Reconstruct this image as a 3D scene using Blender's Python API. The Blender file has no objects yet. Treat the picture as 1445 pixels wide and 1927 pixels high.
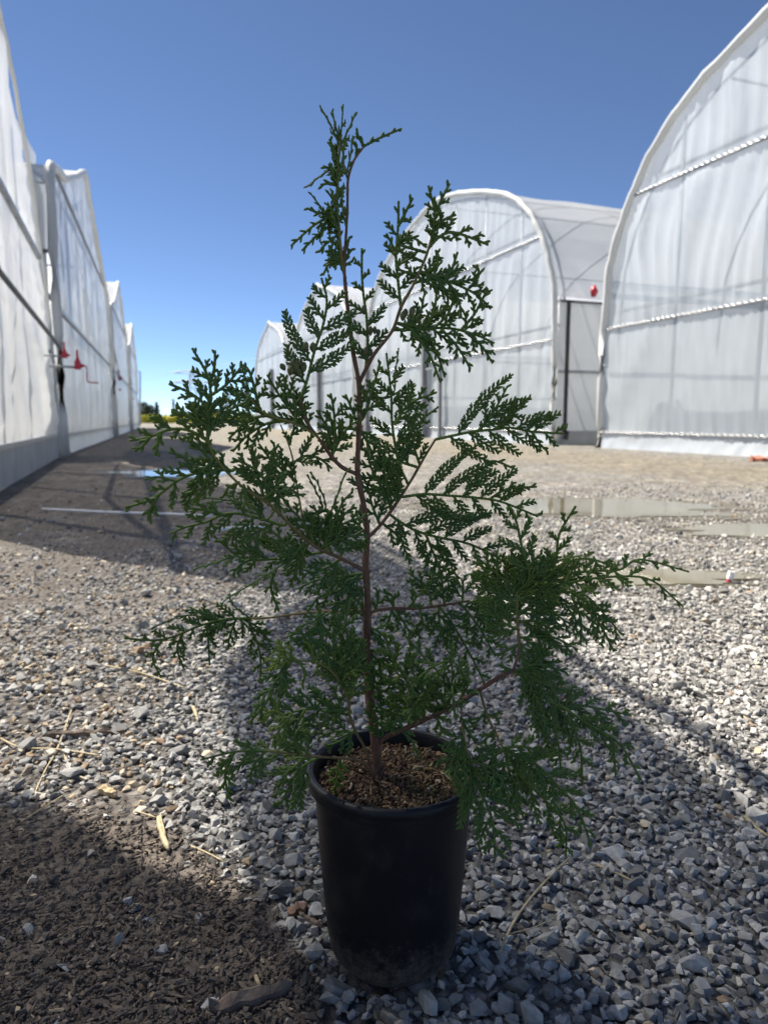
import bpy, bmesh, math, random
import numpy as np
from mathutils import Vector, noise as mnoise

# ------------------------------------------------------------------ camera, sky, sun, exposure
W_PX, H_PX = 1445.0, 1927.0
F_PX, CX, CY = 1336.0, 722.5, 963.5
TILT = math.atan(173.5 / F_PX)
CAM_H = 0.535
ROAD = math.atan((240 - CX) / F_PX)
U = np.array([math.sin(ROAD), math.cos(ROAD)])       # along the lane, away from the camera
V = np.array([math.cos(ROAD), -math.sin(ROAD)])      # across the lane, to the right
SUN_EL = math.radians(53.0)
SUN_UV = np.array([0.825, -0.566])
SUN_XY = U * SUN_UV[0] + V * SUN_UV[1]
SUN_XY = SUN_XY / np.linalg.norm(SUN_XY)
EXPOSURE = 1.5
SKY_STRENGTH = 0.06
SUN_STRENGTH = 4.7

scene = bpy.context.scene
col = scene.collection
cam_d = bpy.data.cameras.new('camera')
cam = bpy.data.objects.new('camera', cam_d)
col.objects.link(cam)
cam.location = (0, 0, CAM_H)
cam.rotation_euler = (math.pi / 2 - TILT, 0, 0)
cam_d.sensor_fit = 'AUTO'
cam_d.sensor_width = 36.0
cam_d.lens = F_PX / H_PX * 36.0
cam_d.clip_start = 0.02
cam_d.clip_end = 3000
cam_d.dof.use_dof = True
cam_d.dof.focus_distance = 0.69
cam_d.dof.aperture_fstop = 8.5
scene.camera = cam
scene.render.resolution_x = 767
scene.render.resolution_y = 1024

world = bpy.data.worlds.new('World')
scene.world = world
world.use_nodes = True
wn = world.node_tree
for nd in list(wn.nodes):
    wn.nodes.remove(nd)
sky = wn.nodes.new('ShaderNodeTexSky')
sky.sky_type = 'NISHITA'
sky.sun_disc = False
sky.sun_elevation = SUN_EL
sky.sun_rotation = math.atan2(SUN_XY[0], SUN_XY[1])
sky.altitude = 6200
sky.air_density = 1.0
sky.dust_density = 0.0
sky.ozone_density = 3.0
bg = wn.nodes.new('ShaderNodeBackground')
bg.inputs['Strength'].default_value = SKY_STRENGTH
wo = wn.nodes.new('ShaderNodeOutputWorld')
wn.links.new(sky.outputs[0], bg.inputs[0])
wn.links.new(bg.outputs[0], wo.inputs[0])

sun_d = bpy.data.lights.new('sun', 'SUN')
sun_d.energy = SUN_STRENGTH
sun_d.angle = math.radians(0.53)
sun_d.color = (1.0, 0.93, 0.82)
sun = bpy.data.objects.new('sun', sun_d)
col.objects.link(sun)
sdir = Vector((SUN_XY[0] * math.cos(SUN_EL), SUN_XY[1] * math.cos(SUN_EL), math.sin(SUN_EL)))
sun.rotation_euler = sdir.to_track_quat('Z', 'Y').to_euler()
sun.location = (-8, 6, 12)

vs = scene.view_settings
vs.view_transform = 'Standard'
vs.look = 'None'
vs.exposure = EXPOSURE
vs.gamma = 1.0
vs.use_curve_mapping = False

# ------------------------------------------------------------------ helpers
R = np.random.default_rng(7)
random.seed(7)
CT, ST = math.cos(TILT), math.sin(TILT)


def ray(x, y):
    dx = (x - CX) / F_PX
    dy = -(y - CY) / F_PX
    return np.array([dx, CT + dy * ST, -ST + dy * CT])


def G(x, y, z=0.0):
    r = ray(x, y)
    t = (z - CAM_H) / r[2]
    return np.array([r[0] * t, r[1] * t, z])


def PY(x, y, Y):
    r = ray(x, y)
    t = Y / r[1]
    return np.array([r[0] * t, Y, CAM_H + r[2] * t])


def WV(x, y, v):
    """the point of the upright plane `v` seen at a pixel, as (u, z)"""
    r = ray(x, y)
    t = v / (V @ r[:2])
    return float(U @ r[:2]) * t, CAM_H + r[2] * t


def project(p):
    p = np.asarray(p, float)
    q = p - np.array([0, 0, CAM_H])
    zc = q[..., 1] * CT - q[..., 2] * ST
    yc = q[..., 1] * ST + q[..., 2] * CT
    return CX + F_PX * q[..., 0] / zc, CY - F_PX * yc / zc, zc


def uvz(u, v, z):
    return (u * U[0] + v * V[0], u * U[1] + v * V[1], z)


class MB:
    """collects vertices / faces of one mesh"""

    def __init__(self):
        self.v, self.f, self.a, self.n = [], [], [], 0

    def add(self, verts, faces, attr=0.0):
        verts = np.asarray(verts, float).reshape(-1, 3)
        k = self.n
        self.v.append(verts)
        self.f.extend([tuple(i + k for i in fc) for fc in faces])
        self.a.append(np.broadcast_to(np.asarray(attr, float), (len(verts),)))
        self.n += len(verts)

    def build(self, name, mat, parent=None, smooth=False, attr=None):
        me = bpy.data.meshes.new(name)
        vv = np.concatenate(self.v) if self.v else np.zeros((0, 3))
        me.from_pydata(vv.tolist(), [], self.f)
        if attr:
            at = me.attributes.new(attr, 'FLOAT', 'POINT')
            at.data.foreach_set('value', np.concatenate(self.a).astype(np.float32))
        if smooth:
            me.polygons.foreach_set('use_smooth', [True] * len(me.polygons))
        if mat:
            me.materials.append(mat)
        o = bpy.data.objects.new(name, me)
        col.objects.link(o)
        if parent:
            o.parent = parent
            o.matrix_parent_inverse = parent.matrix_basis.inverted()
        return o


def tag(o, label=None, cat=None, group=None, kind=None):
    if label:
        o['label'] = label
    if cat:
        o['category'] = cat
    if group:
        o['group'] = group
    if kind:
        o['kind'] = kind
    return o


def empty(name, loc=(0, 0, 0)):
    o = bpy.data.objects.new(name, None)
    o.empty_display_size = 0.1
    o.location = loc
    col.objects.link(o)
    return o


def tube(mb, pts, rad, sides=8, attr=0.0, closed=False):
    pts = np.asarray(pts, float)
    k = len(pts)
    rad = np.broadcast_to(np.asarray(rad, float), (k,))
    t = np.gradient(pts, axis=0)
    t /= np.linalg.norm(t, axis=1)[:, None] + 1e-12
    ref = np.array([0.0, 0, 1]) if abs(t[:, 2]).mean() < 0.8 else np.array([0.0, 1, 0])
    s = np.cross(t, ref)
    s /= np.linalg.norm(s, axis=1)[:, None] + 1e-12
    b = np.cross(t, s)
    ang = np.linspace(0, 2 * math.pi, sides, endpoint=False)
    vv = pts[:, None, :] + rad[:, None, None] * (np.cos(ang)[None, :, None] * s[:, None, :] + np.sin(ang)[None, :, None] * b[:, None, :])
    fs = []
    for i in range(k - 1):
        for j in range(sides):
            j2 = (j + 1) % sides
            fs.append((i * sides + j, i * sides + j2, (i + 1) * sides + j2, (i + 1) * sides + j))
    fs.append(tuple(range(sides - 1, -1, -1)))
    fs.append(tuple((k - 1) * sides + j for j in range(sides)))
    a = np.repeat(np.broadcast_to(np.asarray(attr, float), (k,)), sides)
    mb.add(vv.reshape(-1, 3), fs, a)


def boxuv(mb, u0, u1, v0, v1, z0, z1):
    c = [uvz(u, v, z) for z in (z0, z1) for u, v in ((u0, v0), (u1, v0), (u1, v1), (u0, v1))]
    mb.add(c, [(3, 2, 1, 0), (4, 5, 6, 7), (0, 1, 5, 4), (1, 2, 6, 5), (2, 3, 7, 6), (3, 0, 4, 7)])


def boxc(mb, c, d):
    x, y, z = c
    a, b, e = d[0] / 2, d[1] / 2, d[2] / 2
    vv = [(x + i * a, y + j * b, z + k * e) for k in (-1, 1) for i, j in ((-1, -1), (1, -1), (1, 1), (-1, 1))]
    mb.add(vv, [(3, 2, 1, 0), (4, 5, 6, 7), (0, 1, 5, 4), (1, 2, 6, 5), (2, 3, 7, 6), (3, 0, 4, 7)])


def gridmesh(mb, P, attr=None):
    """P: (n, m, 3) array of points joined to quads"""
    n, m = P.shape[:2]
    fs = [(i * m + j, i * m + j + 1, (i + 1) * m + j + 1, (i + 1) * m + j) for i in range(n - 1) for j in range(m - 1)]
    mb.add(P.reshape(-1, 3), fs, 0.0 if attr is None else attr.reshape(-1))


def nz(x, y, z=0.0):
    return mnoise.noise(Vector((x, y, z)))


def spline(pts, step):
    """Catmull-Rom through the points, resampled to about `step`"""
    p = np.asarray(pts, float)
    if len(p) == 2:
        out = p
    else:
        q = np.vstack([2 * p[0] - p[1], p, 2 * p[-1] - p[-2]])
        out = []
        for i in range(1, len(q) - 2):
            for t in np.linspace(0, 1, 8, endpoint=False):
                a, b, c, d = q[i - 1], q[i], q[i + 1], q[i + 2]
                out.append(0.5 * (2 * b + (c - a) * t + (2 * a - 5 * b + 4 * c - d) * t * t + (3 * b - a - 3 * c + d) * t ** 3))
        out.append(q[-2])
        out = np.array(out)
    seg = np.linalg.norm(np.diff(out, axis=0), axis=1)
    s = np.concatenate([[0], np.cumsum(seg)])
    n = max(3, int(round(s[-1] / step)) + 1)
    ss = np.linspace(0, s[-1], n)
    return np.stack([np.interp(ss, s, out[:, k]) for k in range(3)], 1), s[-1]


# ------------------------------------------------------------------ materials
def mat_base(name):
    m = bpy.data.materials.new(name)
    m.use_nodes = True
    nt = m.node_tree
    for nd in list(nt.nodes):
        nt.nodes.remove(nd)
    out = nt.nodes.new('ShaderNodeOutputMaterial')
    return m, nt, out


def N(nt, typ, **kw):
    nd = nt.nodes.new(typ)
    for k, v in kw.items():
        if k.startswith('i_'):
            nd.inputs[k[2:].replace('_', ' ')].default_value = v
        else:
            setattr(nd, k, v)
    return nd


def ramp(nt, src, stops, interp='LINEAR'):
    r = nt.nodes.new('ShaderNodeValToRGB')
    r.color_ramp.interpolation = interp
    e = r.color_ramp.elements
    while len(e) < len(stops):
        e.new(0.5)
    for i, (p, c) in enumerate(stops):
        e[i].position = p
        e[i].color = (c[0], c[1], c[2], 1) if not isinstance(c, (int, float)) else (c, c, c, 1)
    nt.links.new(src, r.inputs[0])
    return r.outputs[0]


def mixc(nt, fac, a, b, mode='MIX'):
    m = nt.nodes.new('ShaderNodeMix')
    m.data_type = 'RGBA'
    m.blend_type = mode
    for sock, val in ((m.inputs[0], fac), (m.inputs[6], a), (m.inputs[7], b)):
        if hasattr(val, 'is_linked') or hasattr(val, 'links'):
            nt.links.new(val, sock)
        elif isinstance(val, (int, float)):
            sock.default_value = val
        else:
            sock.default_value = (*val, 1)
    return m.outputs[2]


def noise_node(nt, vec, scale, detail=4, rough=0.55):
    n = nt.nodes.new('ShaderNodeTexNoise')
    n.inputs['Scale'].default_value = scale
    n.inputs['Detail'].default_value = detail
    n.inputs['Roughness'].default_value = rough
    nt.links.new(vec, n.inputs['Vector'])
    return n.outputs['Fac']


def simple(name, c1, c2, scale=20, rough=0.6, bump=0.0, bscale=None, metallic=0.0, spec=0.5, bdist=0.002):
    m, nt, out = mat_base(name)
    geo = nt.nodes.new('ShaderNodeNewGeometry')
    p = N(nt, 'ShaderNodeBsdfPrincipled')
    f = noise_node(nt, geo.outputs['Position'], scale)
    nt.links.new(ramp(nt, f, [(0.3, c1), (0.7, c2)]), p.inputs['Base Color'])
    p.inputs['Roughness'].default_value = rough
    p.inputs['Metallic'].default_value = metallic
    p.inputs['Specular IOR Level'].default_value = spec
    if bump:
        b = N(nt, 'ShaderNodeBump')
        b.inputs['Strength'].default_value = bump
        b.inputs['Distance'].default_value = bdist
        nt.links.new(noise_node(nt, geo.outputs['Position'], bscale or scale * 3), b.inputs['Height'])
        nt.links.new(b.outputs[0], p.inputs['Normal'])
    nt.links.new(p.outputs[0], out.inputs[0])
    return m


def film(name, colr=(0.82, 0.84, 0.86), transp=0.2, transl=0.5, rough=0.3, gloss=0.12, streak=True):
    """greenhouse poly film: part diffuse, part translucent, a little see-through, glossy skin"""
    m, nt, out = mat_base(name)
    geo = nt.nodes.new('ShaderNodeNewGeometry')
    dif = N(nt, 'ShaderNodeBsdfDiffuse')
    tr = N(nt, 'ShaderNodeBsdfTranslucent')
    tp = N(nt, 'ShaderNodeBsdfTransparent')
    gl = N(nt, 'ShaderNodeBsdfGlossy')
    gl.inputs['Roughness'].default_value = rough
    gl.inputs['Color'].default_value = (0.95, 0.97, 1, 1)
    f = noise_node(nt, geo.outputs['Position'], 1.3, 5)
    c = ramp(nt, f, [(0.3, tuple(x * 0.9 for x in colr)), (0.7, colr)])
    nt.links.new(c, dif.inputs[0])
    nt.links.new(c, tr.inputs[0])
    tp.inputs[0].default_value = (0.96, 0.97, 0.98, 1)
    m1 = N(nt, 'ShaderNodeMixShader')
    m1.inputs[0].default_value = transl
    nt.links.new(dif.outputs[0], m1.inputs[1])
    nt.links.new(tr.outputs[0], m1.inputs[2])
    m2 = N(nt, 'ShaderNodeMixShader')
    m2.inputs[0].default_value = transp
    nt.links.new(m1.outputs[0], m2.inputs[1])
    nt.links.new(tp.outputs[0], m2.inputs[2])
    lw = N(nt, 'ShaderNodeLayerWeight')
    lw.inputs['Blend'].default_value = 0.25
    mul = N(nt, 'ShaderNodeMath', operation='MULTIPLY')
    mul.inputs[1].default_value = gloss * 2.2
    nt.links.new(lw.outputs['Fresnel'], mul.inputs[0])
    add = N(nt, 'ShaderNodeMath', operation='ADD')
    add.inputs[1].default_value = gloss * 0.3
    nt.links.new(mul.outputs[0], add.inputs[0])
    m3 = N(nt, 'ShaderNodeMixShader')
    nt.links.new(add.outputs[0], m3.inputs[0])
    nt.links.new(m2.outputs[0], m3.inputs[1])
    nt.links.new(gl.outputs[0], m3.inputs[2])
    if streak:
        b = N(nt, 'ShaderNodeBump')
        b.inputs['Strength'].default_value = 0.35
        b.inputs['Distance'].default_value = 0.02
        mp = N(nt, 'ShaderNodeMapping')
        mp.inputs['Scale'].default_value = (6, 6, 0.7)
        nt.links.new(geo.outputs['Position'], mp.inputs[0])
        nt.links.new(noise_node(nt, mp.outputs[0], 1.5, 4, 0.6), b.inputs['Height'])
        for s in (dif, tr, gl):
            nt.links.new(b.outputs[0], s.inputs['Normal'])
    nt.links.new(m3.outputs[0], out.inputs[0])
    return m


M = {}
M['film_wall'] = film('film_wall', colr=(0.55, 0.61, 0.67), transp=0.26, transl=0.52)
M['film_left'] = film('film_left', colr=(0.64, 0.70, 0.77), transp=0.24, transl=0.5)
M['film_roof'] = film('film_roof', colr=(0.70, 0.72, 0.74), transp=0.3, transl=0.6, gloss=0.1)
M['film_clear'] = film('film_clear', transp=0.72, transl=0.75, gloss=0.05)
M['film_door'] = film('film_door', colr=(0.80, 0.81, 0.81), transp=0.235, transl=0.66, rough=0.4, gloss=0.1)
M['film_panel'] = film('film_panel', colr=(0.66, 0.69, 0.71), transp=0.05, transl=0.4, rough=0.4, gloss=0.15)
M['film_roll'] = film('film_roll', colr=(0.72, 0.73, 0.72), transp=0.02, transl=0.35, gloss=0.12)
M['film_skirt'] = film('film_skirt', colr=(0.62, 0.67, 0.72), transp=0.05, transl=0.35)
M['steel'] = simple('steel', (0.32, 0.33, 0.34), (0.45, 0.46, 0.47), 8, 0.45, metallic=0.6)
M['dark_steel'] = simple('dark_steel', (0.1, 0.11, 0.12), (0.16, 0.17, 0.18), 8, 0.5, metallic=0.3)
M['grey_paint'] = simple('grey_paint', (0.2, 0.21, 0.23), (0.27, 0.28, 0.3), 5, 0.55)
M['baseboard'] = simple('baseboard', (0.3, 0.31, 0.32), (0.42, 0.43, 0.43), 3, 0.75, 0.3, 40)
M['red_paint'] = simple('red_paint', (0.38, 0.015, 0.035), (0.48, 0.03, 0.05), 30, 0.4)
M['black_strap'] = simple('black_strap', (0.01, 0.01, 0.012), (0.02, 0.02, 0.022), 30, 0.6)
M['wire'] = simple('wire', (0.5, 0.51, 0.53), (0.62, 0.62, 0.63), 10, 0.3, metallic=0.8)

# --- ground
def ground_material():
    m, nt, out = mat_base('ground')
    geo = nt.nodes.new('ShaderNodeNewGeometry')
    pos = geo.outputs['Position']

    def dot(vec):
        d = N(nt, 'ShaderNodeVectorMath', operation='DOT_PRODUCT')
        nt.links.new(pos, d.inputs[0])
        d.inputs[1].default_value = vec
        return d.outputs['Value']
    uu = dot((U[0], U[1], 0))
    vv = dot((V[0], V[1], 0))
    big = noise_node(nt, pos, 0.9, 5, 0.6)
    mid = noise_node(nt, pos, 5.0, 5, 0.65)
    fine = noise_node(nt, pos, 60.0, 4, 0.6)
    vor = N(nt, 'ShaderNodeTexVoronoi')
    vor.inputs['Scale'].default_value = 62
    vor.inputs['Randomness'].default_value = 1.0
    nt.links.new(pos, vor.inputs['Vector'])
    cellv = N(nt, 'ShaderNodeSeparateColor')
    nt.links.new(vor.outputs['Color'], cellv.inputs[0])
    stone = ramp(nt, cellv.outputs[0], [(0.0, (0.14, 0.135, 0.13)), (0.5, (0.27, 0.262, 0.25)), (0.85, (0.38, 0.37, 0.355)), (1.0, (0.5, 0.49, 0.47))])
    edge = ramp(nt, vor.outputs['Distance'], [(0.15, 1.0), (0.75, 0.45)])
    stone = mixc(nt, 1.0, stone, edge, 'MULTIPLY')
    dirtc = ramp(nt, mid, [(0.3, (0.145, 0.122, 0.086)), (0.7, (0.26, 0.222, 0.16))])
    soilc = ramp(nt, fine, [(0.3, (0.12, 0.096, 0.075)), (0.7, (0.29, 0.235, 0.18))])

    def band(src, lo, hi, soft, wob=0.0):
        a = N(nt, 'ShaderNodeMath', operation='MULTIPLY_ADD')
        nt.links.new(big, a.inputs[0])
        a.inputs[1].default_value = wob * 2
        nt.links.new(src, a.inputs[2])
        s = a.outputs[0]
        r1 = N(nt, 'ShaderNodeMapRange')
        r1.inputs[1].default_value = lo + wob - soft
        r1.inputs[2].default_value = lo + wob + soft
        nt.links.new(s, r1.inputs[0])
        r2 = N(nt, 'ShaderNodeMapRange')
        r2.inputs[1].default_value = hi + wob - soft
        r2.inputs[2].default_value = hi + wob + soft
        r2.inputs[3].default_value = 1
        r2.inputs[4].default_value = 0
        nt.links.new(s, r2.inputs[0])
        mm = N(nt, 'ShaderNodeMath', operation='MULTIPLY')
        nt.links.new(r1.outputs[0], mm.inputs[0])
        nt.links.new(r2.outputs[0], mm.inputs[1])
        return mm.outputs[0]

    def mul(a, b):
        mm = N(nt, 'ShaderNodeMath', operation='MULTIPLY')
        for s, x in ((0, a), (1, b)):
            if isinstance(x, (int, float)):
                mm.inputs[s].default_value = x
            else:
                nt.links.new(x, mm.inputs[s])
        return mm.outputs[0]
    patch = ramp(nt, mid, [(0.40, 0.35), (0.62, 1.0)])
    track = mul(band(vv, 4.7, 7.3, 0.5, 0.6), mul(patch, 0.95))
    lane = mul(band(vv, 1.2, 8.6, 0.8, 0.6), mul(ramp(nt, noise_node(nt, pos, 1.7, 6, 0.7), [(0.42, 0.0), (0.6, 1.0)]), 0.45))
    far = N(nt, 'ShaderNodeMapRange')
    far.inputs[1].default_value = 6
    far.inputs[2].default_value = 16
    nt.links.new(uu, far.inputs[0])
    soil = mul(band(vv, -9.0, 0.55, 0.35, 0.5), band(uu, 3.0, 80.0, 0.8, 0.3))
    c = mixc(nt, lane, stone, dirtc)
    c = mixc(nt, track, c, dirtc)
    c = mixc(nt, mul(far.outputs[0], 0.5), c, (0.215, 0.196, 0.155))
    c = mixc(nt, mul(soil, ramp(nt, noise_node(nt, pos, 4, 6, 0.7), [(0.35, 0.35), (0.65, 0.95)])), c, soilc)
    vor2 = N(nt, 'ShaderNodeTexVoronoi')
    vor2.inputs['Scale'].default_value = 21
    nt.links.new(pos, vor2.inputs['Vector'])
    c2 = N(nt, 'ShaderNodeSeparateColor')
    nt.links.new(vor2.outputs['Color'], c2.inputs[0])
    c = mixc(nt, 0.8, c, ramp(nt, c2.outputs[1], [(0.0, 0.5), (0.5, 0.95), (1.0, 1.5)]), 'MULTIPLY')
    c = mixc(nt, 0.9, c, ramp(nt, noise_node(nt, pos, 9, 8, 0.78), [(0.3, 0.5), (0.52, 1.0), (0.72, 1.5)]), 'MULTIPLY')
    c = mixc(nt, 0.8, c, ramp(nt, noise_node(nt, pos, 2.2, 6, 0.7), [(0.3, 0.62), (0.5, 1.0), (0.7, 1.3)]), 'MULTIPLY')
    att = N(nt, 'ShaderNodeAttribute', attribute_name='mud')
    c = mixc(nt, att.outputs['Fac'], c, ramp(nt, noise_node(nt, pos, 35, 6, 0.7), [(0.3, (0.075, 0.062, 0.052)), (0.7, (0.19, 0.155, 0.125))]))
    p = N(nt, 'ShaderNodeBsdfPrincipled')
    nt.links.new(c, p.inputs['Base Color'])
    p.inputs['Roughness'].default_value = 0.85
    p.inputs['Specular IOR Level'].default_value = 0.3
    hgt = N(nt, 'ShaderNodeMath', operation='SUBTRACT')
    nt.links.new(fine, hgt.inputs[0])
    sm = mul(vor.outputs['Distance'], 1.3)
    nt.links.new(sm, hgt.inputs[1])
    b = N(nt, 'ShaderNodeBump')
    b.inputs['Strength'].default_value = 1.0
    b.inputs['Distance'].default_value = 0.012
    nt.links.new(hgt.outputs[0], b.inputs['Height'])
    b2 = N(nt, 'ShaderNodeBump')
    b2.inputs['Strength'].default_value = 0.6
    b2.inputs['Distance'].default_value = 0.02
    nt.links.new(noise_node(nt, pos, 16, 5, 0.6), b2.inputs['Height'])
    nt.links.new(b.outputs[0], b2.inputs['Normal'])
    nt.links.new(b2.outputs[0], p.inputs['Normal'])
    nt.links.new(p.outputs[0], out.inputs[0])
    return m


def attr_ramp_material(name, attr, stops, nscale=160, nfac=0.5, rough=0.85, bump=0.5, bdist=0.001, spec=0.3):
    m, nt, out = mat_base(name)
    geo = nt.nodes.new('ShaderNodeNewGeometry')
    at = N(nt, 'ShaderNodeAttribute', attribute_name=attr)
    c = ramp(nt, at.outputs['Fac'], stops)
    n1 = noise_node(nt, geo.outputs['Position'], nscale, 4, 0.65)
    c = mixc(nt, 1.0, c, ramp(nt, n1, [(0.25, 1 - nfac), (0.75, 1 + nfac)]), 'MULTIPLY')
    p = N(nt, 'ShaderNodeBsdfPrincipled')
    nt.links.new(c, p.inputs['Base Color'])
    p.inputs['Roughness'].default_value = rough
    p.inputs['Specular IOR Level'].default_value = spec
    b = N(nt, 'ShaderNodeBump')
    b.inputs['Strength'].default_value = bump
    b.inputs['Distance'].default_value = bdist
    nt.links.new(n1, b.inputs['Height'])
    nt.links.new(b.outputs[0], p.inputs['Normal'])
    nt.links.new(p.outputs[0], out.inputs[0])
    return m


STONE_STOPS = [(0.0, (0.13, 0.127, 0.122)), (0.35, (0.28, 0.273, 0.26)), (0.7, (0.43, 0.42, 0.40)),
               (0.88, (0.6, 0.585, 0.55)), (0.93, (0.5, 0.43, 0.32)), (0.97, (0.34, 0.26, 0.17)), (1.0, (0.24, 0.165, 0.11))]
M['ground'] = ground_material()
M['stone'] = attr_ramp_material('stone', 'shade', STONE_STOPS)
M['soil'] = attr_ramp_material('potting_soil', 'shade', [(0.0, (0.045, 0.03, 0.02)), (0.5, (0.14, 0.09, 0.055)), (0.85, (0.26, 0.17, 0.1)), (0.93, (0.2, 0.18, 0.07)), (1.0, (0.42, 0.36, 0.27))], 300, 0.3)
M['mulch'] = attr_ramp_material('mulch', 'shade', [(0.0, (0.07, 0.058, 0.05)), (0.6, (0.15, 0.12, 0.098)), (0.88, (0.26, 0.205, 0.15)), (1.0, (0.42, 0.34, 0.22))], 200, 0.3)
M['straw'] = simple('straw', (0.3, 0.23, 0.12), (0.56, 0.46, 0.28), 120, 0.6, 0.3, 300)
M['bark'] = simple('bark', (0.09, 0.065, 0.05), (0.22, 0.165, 0.125), 60, 0.85, 0.8, 150)
M['water'] = simple('water', (0.11, 0.1, 0.068), (0.17, 0.152, 0.1), 1.5, 0.03, 0.03, 9, spec=0.7)
def damp_material():
    m, nt, out = mat_base('damp')
    geo = nt.nodes.new('ShaderNodeNewGeometry')
    at = N(nt, 'ShaderNodeAttribute', attribute_name='wet')
    n1 = noise_node(nt, geo.outputs['Position'], 22, 6, 0.75)
    mm = N(nt, 'ShaderNodeMath', operation='ADD')
    nt.links.new(at.outputs['Fac'], mm.inputs[0])
    nt.links.new(n1, mm.inputs[1])
    fac = ramp(nt, mm.outputs[0], [(0.55, 0.0), (0.95, 0.85)])
    p = N(nt, 'ShaderNodeBsdfPrincipled')
    nt.links.new(ramp(nt, noise_node(nt, geo.outputs['Position'], 60, 5, 0.7), [(0.3, (0.06, 0.054, 0.04)), (0.7, (0.17, 0.15, 0.105))]), p.inputs['Base Color'])
    p.inputs['Roughness'].default_value = 0.45
    tp = N(nt, 'ShaderNodeBsdfTransparent')
    mx = N(nt, 'ShaderNodeMixShader')
    nt.links.new(fac, mx.inputs[0])
    nt.links.new(tp.outputs[0], mx.inputs[1])
    nt.links.new(p.outputs[0], mx.inputs[2])
    nt.links.new(mx.outputs[0], out.inputs[0])
    return m


M['damp'] = damp_material()
M['white_plastic'] = simple('white_plastic', (0.74, 0.75, 0.76), (0.82, 0.82, 0.82), 20, 0.4)

# ------------------------------------------------------------------ ground sheet, stones
POT_X, POT_Y = 0.009, 0.652
POT_R, POT_B, POT_H = 0.0842, 0.0645, 0.203


def mud_px(x, y):
    """1 in the bare muddy patch of the lane, 0 on gravel (tested on the patch's outline)"""
    b = np.interp(x, [-400, 0, 200, 330, 450, 540, 600, 640], [1560, 1500, 1505, 1560, 1640, 1720, 1850, 2200])
    return np.clip((y - b) / 70.0 + 0.3, 0, 1)


def dirt_px(x, y):
    """brown dusty part of the gravel on the verge side"""
    xb = np.interp(y, [880, 960, 1060, 1200, 1350, 1500], [560, 640, 620, 430, 370, 400])
    return np.clip((xb - x) / 140.0, 0, 1) * np.clip((y - 880) / 60, 0, 1)


def gz(x, y):
    d = math.hypot(x, y)
    a = max(0.0, min(1.0, (9 - d) / 6))
    return a * (0.010 * nz(x * 2.3, y * 2.3, 3) + 0.004 * nz(x * 11, y * 11, 8))


def axis_lines(a, b, fine, grow, far0, far1):
    out = list(np.arange(a, b + 1e-6, fine))
    s = fine
    x = b
    while x < far1:
        s *= grow
        x += s
        out.append(x)
    s, x = fine, a
    pre = []
    while x > far0:
        s *= grow
        x -= s
        pre.append(x)
    return np.array(pre[::-1] + out)


xs = axis_lines(-1.6, 1.6, 0.022, 1.13, -900, 900)
ys = axis_lines(0.3, 3.4, 0.022, 1.13, -60, 1500)
P = np.zeros((len(ys), len(xs), 3))
mud = np.zeros((len(ys), len(xs)))
for j, y in enumerate(ys):
    for i, x in enumerate(xs):
        z = gz(x, y)
        P[j, i] = (x, y, z)
        if 0.3 < y < 7.0 and -6 < x < 1.6:
            px, py, zc = project((x, y, 0))
            k = float(mud_px(px, py)) if zc > 0.05 else 0.0
            dk = (0.5 + 0.7 * nz(x * 3, y * 3, 6) + 0.4 * nz(x * 9, y * 9, 6)) * float(dirt_px(px, py)) if k < 0.3 and zc > 0.05 else 0.0
            k = max(0, min(1, k + 0.35 * nz(x * 12, y * 12, 1) * (0.3 < k < 1 or k > 0)))
            mud[j, i] = max(k, min(0.75, dk))
            if k > 0.2:
                P[j, i, 2] += k * (0.006 * nz(x * 30, y * 30, 5) + 0.003 * nz(x * 80, y * 80, 2)) + 0.004 * k
mb = MB()
gridmesh(mb, P, mud)
ground = mb.build('ground', M['ground'], smooth=True, attr='mud')
tag(ground, 'gravel lane with muddy patches between two rows of greenhouses', 'ground', kind='structure')


def hull_proto(seed, flat=(1, 0.78, 0.6), n=13):
    rr = np.random.default_rng(seed)
    p = rr.normal(size=(n, 3))
    p /= np.linalg.norm(p, axis=1)[:, None]
    p *= (0.82 + 0.3 * rr.random((n, 1)))
    p *= np.array(flat)
    bm = bmesh.new()
    for q in p:
        bm.verts.new(q)
    bmesh.ops.convex_hull(bm, input=bm.verts)
    bmesh.ops.delete(bm, geom=[v for v in bm.verts if not v.link_faces], context='VERTS')
    bm.verts.ensure_lookup_table()
    bm.verts.index_update()
    vv = np.array([v.co[:] for v in bm.verts])
    ff = [tuple(v.index for v in f.verts) for f in bm.faces]
    bm.free()
    return vv, ff


PROTOS = [hull_proto(i, (1, 0.62 + 0.3 * ((i * 7) % 5) / 4, 0.48 + 0.3 * ((i * 3) % 4) / 3), 12 + i % 4) for i in range(16)]


def rotmats(az, ti, td):
    n = len(az)
    ca, sa = np.cos(az), np.sin(az)
    Z = np.zeros((n, 3, 3))
    Z[:, 0, 0], Z[:, 0, 1], Z[:, 1, 0], Z[:, 1, 1], Z[:, 2, 2] = ca, -sa, sa, ca, 1
    ax = np.stack([np.cos(td), np.sin(td), np.zeros(n)], 1)
    c, s = np.cos(ti), np.sin(ti)
    K = np.zeros((n, 3, 3))
    K[:, 0, 2], K[:, 2, 0], K[:, 1, 2], K[:, 2, 1] = ax[:, 1], -ax[:, 1], -ax[:, 0], ax[:, 0]
    I = np.eye(3)[None]
    T = I + s[:, None, None] * K + (1 - c)[:, None, None] * np.einsum('nij,njk->nik', K, K)
    return np.einsum('nij,njk->nik', T, Z)


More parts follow.
